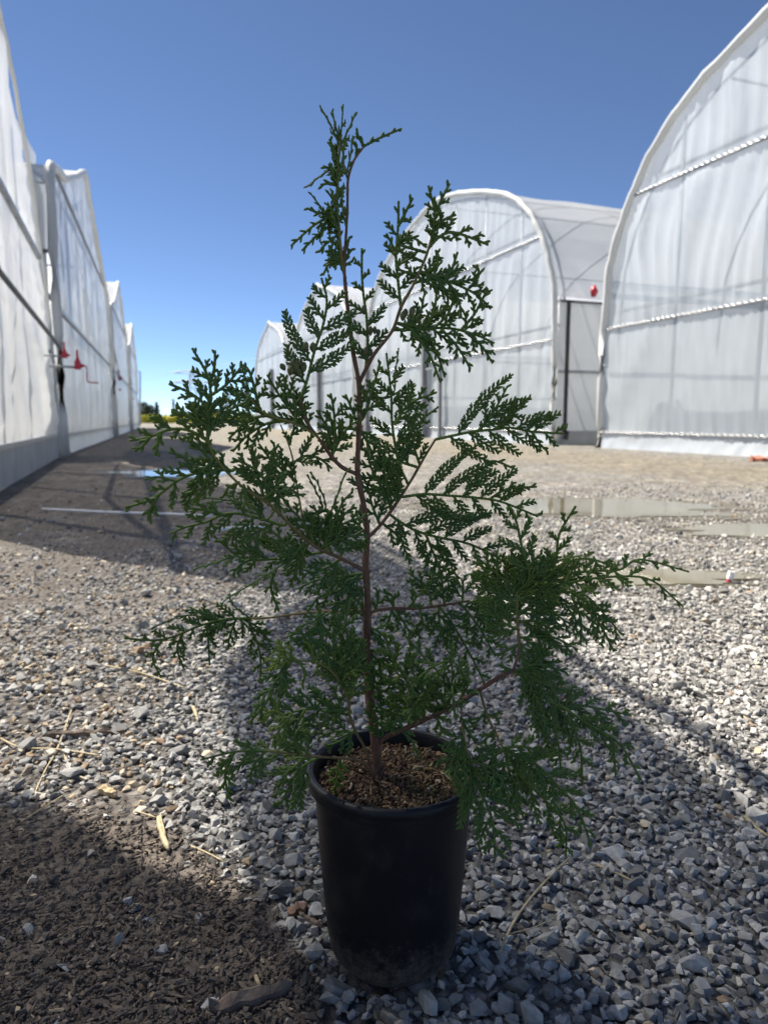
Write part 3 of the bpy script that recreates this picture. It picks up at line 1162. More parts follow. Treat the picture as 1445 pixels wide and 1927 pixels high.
for z in (hz * 0.97, hz * 0.78):
    mb = MB()
    tube(mb, [(ptop[0] - 9, Yt, z), (ptop[0], Yt, z + 0.8), (ptop[0] + 9, Yt, z)], 0.22, 4)
    tube(mb, [(ptop[0] - 9, Yt, z), (ptop[0], Yt, z - 0.9), (ptop[0] + 9, Yt, z)], 0.16, 4)
    mb.build('cross_arm', M['pylon'], root)
for k, (dx, z, lab) in enumerate(((-8.5, hz * 0.97, 'uppermost faint power wire sloping to the pylon top'), (8.5, hz * 0.97, 'faint power wire from the right end of the upper pylon arm'), (8.5, hz * 0.78, 'lower faint power wire from the lower pylon arm'))):
    mb = MB()
    pr_ = PY(560 + 25 * k, 655 + 22 * k, 250)
    pl = PY(180, 735 + 12 * k, 420)
    c = np.array([ptop[0] + dx, Yt, z])
    pts = []
    for A, B in ((pl, c), (c, pr_)):
        for t in np.linspace(0, 1, 14):
            q = np.array(A) * (1 - t) + np.array(B) * t
            q[2] -= 3.0 * t * (1 - t)
            pts.append(q)
    tube(mb, pts, 0.07, 4)
    o = mb.build('power_wire', M['pylon'])
    tag(o, lab, 'wire', 'power wires across the sky')
root = empty('light_pole', tuple(PY(264, 795, 75)))
bpy.context.view_layer.update()
tag(root, 'slim light pole at the corner of the farthest verge greenhouse', 'pole')
a, b = PY(264, 795, 75), PY(264, 699, 75)
mb = MB()
tube(mb, [(a[0], 75, 0), (b[0], 75, b[2])], [0.12, 0.08], 6)
mb.build('mast', M['pylon'], root)
mb = MB()
tube(mb, [(b[0], 75, b[2] - 0.05), (b[0] - 0.55, 75, b[2] + 0.02)], 0.06, 6)
boxc(mb, (b[0] - 0.7, 75, b[2]), (0.5, 0.25, 0.12))
mb.build('lamp_head', M['pylon'], root)

# ------------------------------------------------------------------ nursery pot with soil
def pot():
    root = empty('nursery_pot', (POT_X, POT_Y, 0))
    bpy.context.view_layer.update()
    tag(root, 'black plastic nursery pot full of brown potting soil', 'pot')
    m, nt, out = mat_base('black_plastic')
    geo = nt.nodes.new('ShaderNodeNewGeometry')
    mp = N(nt, 'ShaderNodeMapping')
    mp.inputs['Scale'].default_value = (1, 1, 0.35)
    nt.links.new(geo.outputs['Position'], mp.inputs[0])
    sc = noise_node(nt, mp.outputs[0], 55, 6, 0.75)
    dust = noise_node(nt, geo.outputs['Position'], 18, 5, 0.7)
    p = N(nt, 'ShaderNodeBsdfPrincipled')
    c = mixc(nt, ramp(nt, sc, [(0.62, 0.0), (0.78, 0.5)]), (0.006, 0.007, 0.010), (0.075, 0.077, 0.082))
    c = mixc(nt, ramp(nt, dust, [(0.5, 0.0), (0.8, 0.45)]), c, (0.06, 0.055, 0.05))
    sepz = N(nt, 'ShaderNodeSeparateXYZ')
    nt.links.new(geo.outputs['Position'], sepz.inputs[0])
    low = N(nt, 'ShaderNodeMapRange')
    low.inputs[1].default_value, low.inputs[2].default_value, low.inputs[3].default_value, low.inputs[4].default_value = 0.01, 0.085, 0.42, 0.0
    nt.links.new(sepz.outputs['Z'], low.inputs[0])
    spl = N(nt, 'ShaderNodeMath', operation='ADD')
    nt.links.new(low.outputs[0], spl.inputs[0])
    nt.links.new(noise_node(nt, geo.outputs['Position'], 120, 6, 0.8), spl.inputs[1])
    c = mixc(nt, ramp(nt, spl.outputs[0], [(0.66, 0.0), (0.92, 0.75)]), c, (0.12, 0.1, 0.08))
    nt.links.new(c, p.inputs['Base Color'])
    nt.links.new(ramp(nt, dust, [(0.3, 0.38), (0.7, 0.6)]), p.inputs['Roughness'])
    p.inputs['Specular IOR Level'].default_value = 0.3
    bp = N(nt, 'ShaderNodeBump')
    bp.inputs['Strength'].default_value = 0.15
    bp.inputs['Distance'].default_value = 0.0006
    nt.links.new(sc, bp.inputs['Height'])
    nt.links.new(bp.outputs[0], p.inputs['Normal'])
    nt.links.new(p.outputs[0], out.inputs[0])

    def lathe(prof, name, seg=96, wob=0.0):
        mb = MB()
        A = np.linspace(0, 2 * math.pi, seg, endpoint=False)
        vv = []
        for r, z in prof:
            for a in A:
                w = 1 + wob * nz(math.cos(a) * 1.5, math.sin(a) * 1.5, z * 8)
                vv.append((POT_X + r * w * math.cos(a), POT_Y + r * w * math.sin(a), z))
        k = len(prof)
        fs = [(i * seg + j, i * seg + (j + 1) % seg, (i + 1) * seg + (j + 1) % seg, (i + 1) * seg + j) for i in range(k - 1) for j in range(seg)]
        mb.add(vv, fs)
        return mb.build(name, m, root, True)
    Rb, Rt, H = POT_B, POT_R - 0.0072, POT_H
    body = [(0.0, 0.012), (0.03, 0.011), (0.048, 0.009), (0.0525, 0.0095), (0.0545, 0.012), (0.055, 0.0155), (0.0552, 0.0165), (0.0590, 0.0172), (0.0618, 0.0205), (0.0634, 0.026)]
    for t in np.linspace(0.08, 1, 14):
        body.append((Rb + (Rt - Rb) * t ** 0.9, 0.03 + (H - 0.040) * t))
    lathe(body, 'pot_wall', wob=0.012)
    rim = [(Rt - 0.002, H - 0.0145), (POT_R - 0.0035, H - 0.0145), (POT_R - 0.0016, H - 0.0143), (POT_R - 0.0012, H - 0.0138), (POT_R - 0.001, H - 0.0125), (POT_R - 0.001, H - 0.0085), (POT_R - 0.0008, H - 0.0080), (POT_R, H - 0.0076), (POT_R + 0.0002, H - 0.007), (POT_R + 0.0002, H - 0.004), (POT_R - 0.0002, H - 0.002), (POT_R - 0.002, H), (POT_R - 0.005, H + 0.0002),
           (POT_R - 0.0065, H - 0.001), (POT_R - 0.007, H - 0.005), (POT_R - 0.009, H - 0.010), (POT_R - 0.0105, H - 0.03), (POT_R - 0.012, H - 0.06)]
    lathe(rim, 'rim', wob=0.012)
    # soil disc + crumbs
    mb = MB()
    zs = H - 0.017
    Ps = np.zeros((18, 64, 3))
    for i, r in enumerate(np.linspace(0, POT_R - 0.0095, 18)):
        for j, a in enumerate(np.linspace(0, 2 * math.pi, 64)):
            x, y = r * math.cos(a), r * math.sin(a)
            Ps[i, j] = (POT_X + x, POT_Y + y, zs + 0.004 * nz(x * 40, y * 40, 1) + 0.004 * (1 - r / POT_R))
    gridmesh(mb, Ps, np.full((18, 64), 0.2))
    soil = mb.build('potting_soil', M['soil'], root, True, attr='shade')
    n = 3600
    rr = (POT_R - 0.012) * np.sqrt(R.random(n))
    aa = R.uniform(0, 2 * math.pi, n)
    s_ = 0.0016 * np.exp(R.normal(0, 0.4, n))
    ps = np.column_stack([POT_X + rr * np.cos(aa), POT_Y + rr * np.sin(aa), zs + R.uniform(-0.001, 0.005, n) + 0.004 * (1 - rr / POT_R)])
    sh = np.clip(R.normal(0.45, 0.22, n), 0, 0.88)
    gr = (rr * np.cos(aa) > 0.015) & (R.random(n) < 0.35)
    sh[gr] = 0.92
    pl = R.random(n) < 0.02
    sh[pl] = 1.0
    o = scatter_mesh('soil_crumbs', ps, s_, R.uniform(0, 6.28, n), R.uniform(0, 1.5, n), R.uniform(0, 6.28, n), sh, M['soil'])
    o.parent = soil
    o.matrix_parent_inverse = soil.matrix_world.inverted()
    tag(o, kind='stuff')
    # little chips and root fibres on the soil
    mb = MB()
    for k in range(46):
        a, r = R.uniform(0, 6.28), (POT_R - 0.016) * math.sqrt(R.random())
        x, y = POT_X + r * math.cos(a), POT_Y + r * math.sin(a)
        d = R.uniform(0, 6.28)
        L = R.uniform(0.006, 0.02)
        z = zs + 0.0075 + 0.003 * (1 - r / POT_R)
        tube(mb, [(x, y, z), (x + L * 0.5 * math.cos(d), y + L * 0.5 * math.sin(d), z + R.uniform(0, 0.005)), (x + L * math.cos(d + 0.3), y + L * math.sin(d + 0.3), z)], R.uniform(0.0004, 0.0013), 5, R.choice([0.4, 0.7, 0.86, 0.97]))
    o = mb.build('root_fibres', M['soil'], root, False, attr='shade')
    tag(o, kind='stuff')


pot()

# ------------------------------------------------------------------ the cedar sapling
def leaf_material():
    m, nt, out = mat_base('cedar_foliage')
    geo = nt.nodes.new('ShaderNodeNewGeometry')
    at = N(nt, 'ShaderNodeAttribute', attribute_name='young')
    oi = N(nt, 'ShaderNodeObjectInfo')
    n1 = noise_node(nt, geo.outputs['Position'], 45, 3)
    n2 = noise_node(nt, geo.outputs['Position'], 420, 3)
    old = mixc(nt, oi.outputs['Random'], (0.082, 0.172, 0.044), (0.092, 0.186, 0.072))
    old = mixc(nt, ramp(nt, n1, [(0.4, 0.0), (0.7, 0.6)]), old, (0.145, 0.185, 0.035))
    c = mixc(nt, at.outputs['Fac'], old, (0.27, 0.33, 0.05))
    c = mixc(nt, 1.0, c, ramp(nt, n2, [(0.3, 0.75), (0.7, 1.2)]), 'MULTIPLY')
    p = N(nt, 'ShaderNodeBsdfPrincipled')
    nt.links.new(c, p.inputs['Base Color'])
    p.inputs['Roughness'].default_value = 0.5
    p.inputs['Specular IOR Level'].default_value = 0.35
    tr = N(nt, 'ShaderNodeBsdfTranslucent')
    nt.links.new(mixc(nt, 1.0, c, (1.3, 1.6, 0.7), 'MULTIPLY'), tr.inputs[0])
    mx = N(nt, 'ShaderNodeMixShader')
    mx.inputs[0].default_value = 0.38
    nt.links.new(p.outputs[0], mx.inputs[1])
    nt.links.new(tr.outputs[0], mx.inputs[2])
    b = N(nt, 'ShaderNodeBump')
    b.inputs['Strength'].default_value = 0.35
    b.inputs['Distance'].default_value = 0.0006
    nt.links.new(n2, b.inputs['Height'])
    nt.links.new(b.outputs[0], p.inputs['Normal'])
    nt.links.new(mx.outputs[0], out.inputs[0])
    return m


def wood_material():
    m, nt, out = mat_base('cedar_wood')
    geo = nt.nodes.new('ShaderNodeNewGeometry')
    at = N(nt, 'ShaderNodeAttribute', attribute_name='young')
    mp = N(nt, 'ShaderNodeMapping')
    mp.inputs['Scale'].default_value = (1, 1, 0.25)
    nt.links.new(geo.outputs['Position'], mp.inputs[0])
    n1 = noise_node(nt, mp.outputs[0], 380, 5, 0.7)
    n2 = noise_node(nt, geo.outputs['Position'], 40, 4)
    c = ramp(nt, n1, [(0.3, (0.06, 0.03, 0.02)), (0.55, (0.15, 0.08, 0.052)), (0.75, (0.25, 0.165, 0.12))])
    c = mixc(nt, ramp(nt, n2, [(0.45, 0.0), (0.7, 0.7)]), c, (0.16, 0.065, 0.04))
    c = mixc(nt, at.outputs['Fac'], c, (0.2, 0.19, 0.045))
    p = N(nt, 'ShaderNodeBsdfPrincipled')
    nt.links.new(c, p.inputs['Base Color'])
    p.inputs['Roughness'].default_value = 0.8
    b = N(nt, 'ShaderNodeBump')
    b.inputs['Strength'].default_value = 0.8
    b.inputs['Distance'].default_value = 0.0012
    nt.links.new(n1, b.inputs['Height'])
    nt.links.new(b.outputs[0], p.inputs['Normal'])
    nt.links.new(p.outputs[0], out.inputs[0])
    return m


M['leaf'] = leaf_material()
M['wood'] = wood_material()
M['cone'] = simple('seed_cone', (0.085, 0.095, 0.03), (0.13, 0.13, 0.045), 200, 0.6, 0.4, 500)
MPP = 0.69 / F_PX          # metres per photograph pixel at the sapling


def PD(x, y, d):
    return PY(x, y, POT_Y + d)


tree = empty('cedar_sapling', (POT_X, POT_Y, POT_H - 0.02))
bpy.context.view_layer.update()
tag(tree, 'young cedar sapling with flat green sprays growing in the black pot', 'sapling')

# woody parts: name, pixel points (x, y, depth offset), radius px at the two ends, greenness at the two ends
WOOD = [
    ('trunk', [(712, 1462, 0), (710, 1430, 0), (707, 1395, 0), (699, 1340, .004), (693, 1290, .008), (690, 1210, .005), (692, 1130, 0), (688, 1060, 0), (691, 1010, 0), (684, 950, 0), (673, 890, 0), (675, 820, 0), (676, 760, 0), (675, 719, 0), (664, 660, 0), (657, 600, 0), (651, 550, 0), (648, 500, 0), (652, 430, 0), (654, 380, 0), (655, 338, 0), (666, 302, .004), (686, 274, .006)], 11.5, 2.2, 0, .15),
    ('branch', [(647, 515, 0), (640, 454, -.004), (634, 380, -.006), (636, 320, -.006), (642, 253, -.006)], 3.0, 2.2, .5, 1),
    ('branch', [(675, 722, 0), (703, 668, -.006), (738, 623, -.012), (754, 579, -.016), (779, 533, -.02), (806, 469, -.025), (820, 402, -.03)], 4.2, 2.0, 0, .8),
    ('branch', [(674, 893, 0), (645, 880, -.006), (625, 860, -.012), (600, 825, -.02), (575, 790, -.026), (565, 748, -.03)], 4.5, 2.6, 0, .2),
    ('branch', [(602, 826, -.02), (587, 814, -.024), (552, 796, -.034), (517, 786, -.042), (486, 769, -.05), (466, 738, -.055)], 2.8, 1.8, .8, 1),
    ('branch', [(690, 1073, 0), (680, 1070, -.004), (640, 1050, -.02), (600, 1032, -.035), (560, 1002, -.05), (511, 952, -.07), (459, 918, -.085), (420, 880, -.095), (400, 852, -.1), (391, 826, -.102)], 4.4, 1.9, 0, 1),
    ('branch', [(586, 1020, -.04), (572, 985, -.03), (565, 950, -.02), (557, 905, -.012), (552, 868, -.006), (542, 833, 0), (528, 799, .002)], 2.2, 1.5, .9, 1),
    ('branch', [(688, 1015, 0), (715, 989, .01), (743, 951, .02), (774, 903, .03), (798, 861, .036), (819, 827, .04)], 4.2, 2.6, 0, .3),
    ('branch', [(695, 1158, 0), (705, 1149, .006), (740, 1145, .02), (780, 1145, .035), (820, 1141, .05), (880, 1131, .07)], 4.0, 2.6, 0, .1),
    ('branch', [(709, 1404, 0), (725, 1388, -.004), (760, 1372, -.014), (800, 1354, -.026), (840, 1335, -.036), (880, 1312, -.044), (910, 1293, -.05), (945, 1270, -.054), (965, 1262, -.056)], 6.0, 4.0, 0, 0),
    ('branch', [(965, 1264, -.056), (972, 1240, -.054), (977, 1212, -.05), (973, 1170, -.046), (972, 1110, -.04)], 3.6, 2.2, 0, 1),
    ('branch', [(706, 1474, -.01), (698, 1445, -.012), (690, 1415, -.02), (669, 1376, -.028), (658, 1345, -.036), (655, 1314, -.044), (638, 1281, -.054), (615, 1256, -.064), (586, 1245, -.074), (549, 1243, -.084)], 3.4, 1.8, 0, 1),
    ('branch', [(704, 1466, -.012), (696, 1450, -.018), (678, 1433, -.028), (646, 1427, -.04), (595, 1424, -.056), (559, 1420, -.066), (501, 1413, -.08)], 3.2, 1.8, 0, .7),
    ('branch', [(690, 1148, .0), (650, 1150, .02), (620, 1150, .035), (560, 1155, .055), (500, 1163, .072), (440, 1164, .085)], 3.2, 2.2, .2, .7),
    ('branch', [(903, 1300, -.05), (913, 1335, -.056), (928, 1372, -.06), (948, 1410, -.064)], 2.6, 2.2, .2, .8),
    ('branch', [(868, 1322, -.04), (868, 1352, -.05), (872, 1385, -.056), (882, 1432, -.06)], 2.2, 2.0, .4, .9),
]
wood_objs, wood_px, wood_d = [], [], []
for (nm, pts, r0, r1, g0, g1) in WOOD:
    p3 = np.array([PD(*q) for q in pts])
    sp3, L = spline(p3, 0.004)
    k = len(sp3)
    t = np.linspace(0, 1, k)
    rad = (r0 + (r1 - r0) * t ** (0.75 if nm == 'trunk' else 1)) * MPP * 0.86
    jit = np.array([nz(q[0] * 90, q[1] * 90, q[2] * 90) for q in sp3])
    rad = rad * (1 + (0.3 if nm == 'trunk' else 0.2) * jit)
    if nm == 'trunk':
        rad[:4] *= np.linspace(1.25, 1.0, 4)
    mb = MB()
    tube(mb, sp3, rad, 10, g0 + (g1 - g0) * t)
    # little scale stubs / old leaf bases along the wood
    for i in range(2, k - 2, 1 if nm == 'trunk' else 3):
        if R.random() < 0.7:
            tt = sp3[i + 1] - sp3[i]
            tt /= np.linalg.norm(tt)
            a = R.normal(size=3)
            a -= tt * (a @ tt)
            a /= np.linalg.norm(a)
            L_ = R.uniform(0.5, 1.3 if nm != 'trunk' else 1.9) * max(rad[i], 0.0012)
            b0 = sp3[i] + a * rad[i] * 0.7
            tube(mb, [b0, b0 + a * L_ * 0.55 + tt * L_ * 0.9], [rad[i] * 0.28, 0.0001], 4, g0 + (g1 - g0) * t[i])
    o = mb.build(nm, M['wood'], tree, True, attr='young')
    wood_objs.append(o)
    qx, qy, _ = project(sp3)
    wood_px.append(np.stack([qx, qy], 1))
    wood_d.append(sp3[:, 1] - POT_Y)


class Spray:
    """collects the flat twigs of one spray as quads (flattened diamond section)"""

    def __init__(s):
        s.v, s.f, s.a, s.n = [], [], [], 0

    def sweep(s, pts, w, th, nrm, young):
        k = len(pts)
        t = np.empty_like(pts)
        t[1:-1] = pts[2:] - pts[:-2]
        t[0] = pts[1] - pts[0]
        t[-1] = pts[-1] - pts[-2]
        t /= np.sqrt((t * t).sum(1))[:, None] + 1e-12
        sd = np.cross(nrm, t)
        sd /= np.sqrt((sd * sd).sum(1))[:, None] + 1e-12
        n2 = np.cross(t, sd)
        W = sd * w[:, None]
        T = n2 * th[:, None]
        ring = np.stack([pts + W, pts + T, pts - W, pts - T], 1).reshape(-1, 3)
        i = np.arange(k - 1)[:, None] * 4
        j = np.arange(4)[None, :]
        j2 = (j + 1) % 4
        q = np.stack([i + j, i + j2, i + 4 + j2, i + 4 + j], -1).reshape(-1, 4) + s.n
        s.v.append(ring)
        s.f.append(q)
        s.a.append(np.repeat(young, 4))
        s.n += 4 * k

    def twiglet(s, p, d, side, nrm, L, w, young, rr):
        k = 6 if L > 0.0045 else 5
        t = np.linspace(0, 1, k)
        bend = side * 0.10 * L
        pts = p + d * (L * t)[:, None] + bend * (t ** 2)[:, None]
        ww = w * np.array([0.72, 1.0, 0.84, 1.0, 0.8, 0.28])[-k:] if k == 5 else w * np.array([0.75, 1.0, 0.82, 1.0, 0.86, 0.3])
        s.sweep(pts, ww, ww * 0.62, nrm, np.full(k, young) + 0.12 * t)

    def build(s, name, parent):
        me = bpy.data.meshes.new(name)
        v = np.concatenate(s.v)
        f = np.concatenate(s.f)
        me.vertices.add(len(v))
        me.vertices.foreach_set('co', v.astype(np.float32).reshape(-1))
        me.loops.add(f.size)
        me.loops.foreach_set('vertex_index', f.astype(np.int32).reshape(-1))
        me.polygons.add(len(f))
        me.polygons.foreach_set('loop_start', (np.arange(len(f)) * 4).astype(np.int32))
        me.update(calc_edges=True)
        me.polygons.foreach_set('use_smooth', [True] * len(f))
        at = me.attributes.new('young', 'FLOAT', 'POINT')
        at.data.foreach_set('value', np.concatenate(s.a).astype(np.float32))
        me.materials.append(M['leaf'])
        o = bpy.data.objects.new(name, me)
        col.objects.link(o)
        o.parent = parent
        o.matrix_parent_inverse = parent.matrix_world.inverted()
        return o


def unit(v):
    return v / (np.linalg.norm(v) + 1e-12)


def grow(pix, wl, wr, nrm=(0, -1, 0.1), young=0.1, dd=None, bare=0.1, dens=1.0, thin=1.0):
    """one flat spray along the traced pixel axis; wl / wr = longest side shoots left / right of it (pixels)"""
    rr = R
    # root on the nearest wood
    best = None
    for k, q in enumerate(wood_px):
        dist = np.hypot(q[:, 0] - pix[0][0], q[:, 1] - pix[0][1])
        i = int(dist.argmin())
        if best is None or dist[i] < best[0]:
            best = (dist[i], k, i)
    d0 = float(wood_d[best[1]][best[2]])
    lenpx = sum(math.hypot(b[0] - a[0], b[1] - a[1]) for a, b in zip(pix[:-1], pix[1:]))
    if dd is None:
        dd = rr.uniform(-0.22, 0.22) * lenpx * MPP
    tt = np.linspace(0, 1, len(pix))
    p3 = [PD(x, y, d0 + dd * t) for (x, y), t in zip(pix, tt)]
    if best[0] > 2.0:                     # run a short stalk to the wood it grows from
        wx, wy = wood_px[best[1]][best[2]]
        if best[0] < 60:
            p3.insert(0, PD(wx, wy, d0))
    ax, L = spline(p3, 3.2 * MPP)
    k = len(ax)
    t = np.linspace(0, 1, k)
    young = young + rr.uniform(0.0, 0.16)
    nrm = unit(np.array(nrm, float) + rr.normal(0, 0.10, 3))
    S = Spray()
    bead = 1 + 0.12 * np.cos(np.arange(k) * math.pi)
    wa = (2.8 - 0.8 * t) * MPP * bead * thin
    S.sweep(ax, wa, wa * 0.7, nrm, young * (0.4 + 0.6 * t) + 0.25 * (1 - t) * (wl + wr > 40))
    seg = L / (k - 1)
    step = np.clip(L / MPP * 0.1, 10, 18.5) * MPP / dens
    s = bare * L + 3 * MPP
    sgn = 1 if rr.random() < 0.5 else -1
    wmul = 1.0 / max(1e-6, 1)
    while s < L * 0.985:
        q = s / L
        i = min(k - 2, int(s / seg))
        p = ax[i] + (ax[i + 1] - ax[i]) * (s / seg - i)
        td = unit(ax[min(k - 1, i + 2)] - ax[max(0, i - 1)])
        side = unit(np.cross(nrm, td)) * sgn
        wm = (wl if sgn > 0 else wr) * MPP
        shp = min(1.0, (0.35 + q / 0.22)) * (1 - q) ** 0.75 * 1.12 + 0.08
        ln = 1.38 * wm * shp * rr.uniform(0.8, 1.18)
        ln = min(ln, (L - s) * 1.25 + 9 * MPP)
        ln = max(ln, min(11 * MPP, wm + 4 * MPP) * rr.uniform(0.8, 1.1) * (1 if q < 0.9 else 0.75))
        a0, a1 = math.radians(rr.uniform(44, 55)), math.radians(rr.uniform(24, 36))
        out = nrm * rr.normal(0, 0.10)
        if ln < 15 * MPP:
            d = unit(td * math.cos(a0 * 0.78) + side * math.sin(a0 * 0.78) + out)
            S.twiglet(p, d, td, nrm, ln, 2.5 * MPP * thin, young * (0.3 + 0.7 * q), rr)
        else:
            m = max(5, int(ln / (3.4 * MPP)) + 1)
            aa = a0 + (a1 - a0) * np.linspace(0, 1, m)
            dirs = td[None, :] * np.cos(aa)[:, None] + side[None, :] * np.sin(aa)[:, None] + out[None, :]
            dirs /= np.linalg.norm(dirs, axis=1)[:, None]
            stp = ln / (m - 1)
            lp = np.vstack([p, p + np.cumsum(dirs[:-1] * stp, 0)])
            lp[:, 2] -= 0.06 * ln * np.linspace(0, 1, m) ** 2
            tl = np.linspace(0, 1, m)
            wv = (2.4 - 0.5 * tl) * MPP * (1 + 0.12 * np.cos(np.arange(m) * math.pi)) * thin
            yl = young * (0.35 + 0.65 * np.maximum(tl, q))
            S.sweep(lp, wv, wv * 0.65, nrm, yl)
            ts = 4.5 * MPP
            sg2 = 1 if rr.random() < 0.5 else -1
            tmax = np.clip(ln * 0.27, 5.5 * MPP, 19 * MPP)
            while ts < ln * 0.97:
                f = ts / ln
                ii = min(m - 2, int(ts / stp))
                pp = lp[ii] + (lp[ii + 1] - lp[ii]) * (ts / stp - ii)
                dv = dirs[ii]
                sd2 = unit(np.cross(nrm, dv)) * sg2
                tlen = tmax * (min(1, 0.55 + f * 1.6)) * (1 - f) ** 0.6 * rr.uniform(0.8, 1.15) + 4.6 * MPP
                an = math.radians(rr.uniform(30, 41))
                d = unit(dv * math.cos(an) + sd2 * math.sin(an) + nrm * rr.normal(0, 0.08))
                S.twiglet(pp, d, dv, nrm, tlen, 2.15 * MPP * thin, young * (0.4 + 0.6 * max(f, q)), rr)
                if tlen > 13 * MPP:
                    for g in (0.35, 0.55, 0.75):
                        sg3 = sg2 if g != 0.55 else -sg2
                        sd3 = unit(np.cross(nrm, d)) * sg3
                        d3 = unit(d * 0.75 + sd3 * 0.66)
                        S.twiglet(pp + d * tlen * g, d3, d, nrm, tlen * 0.36 * (1.2 - g), 2.2 * MPP * thin, young * (0.4 + 0.6 * max(f, q)), rr)
                ts += 5.0 * MPP * rr.uniform(0.85, 1.2)
                sg2 = -sg2
        s += step * rr.uniform(0.85, 1.18)
        sgn = -sgn
    S.build('spray', wood_objs[best[1]])


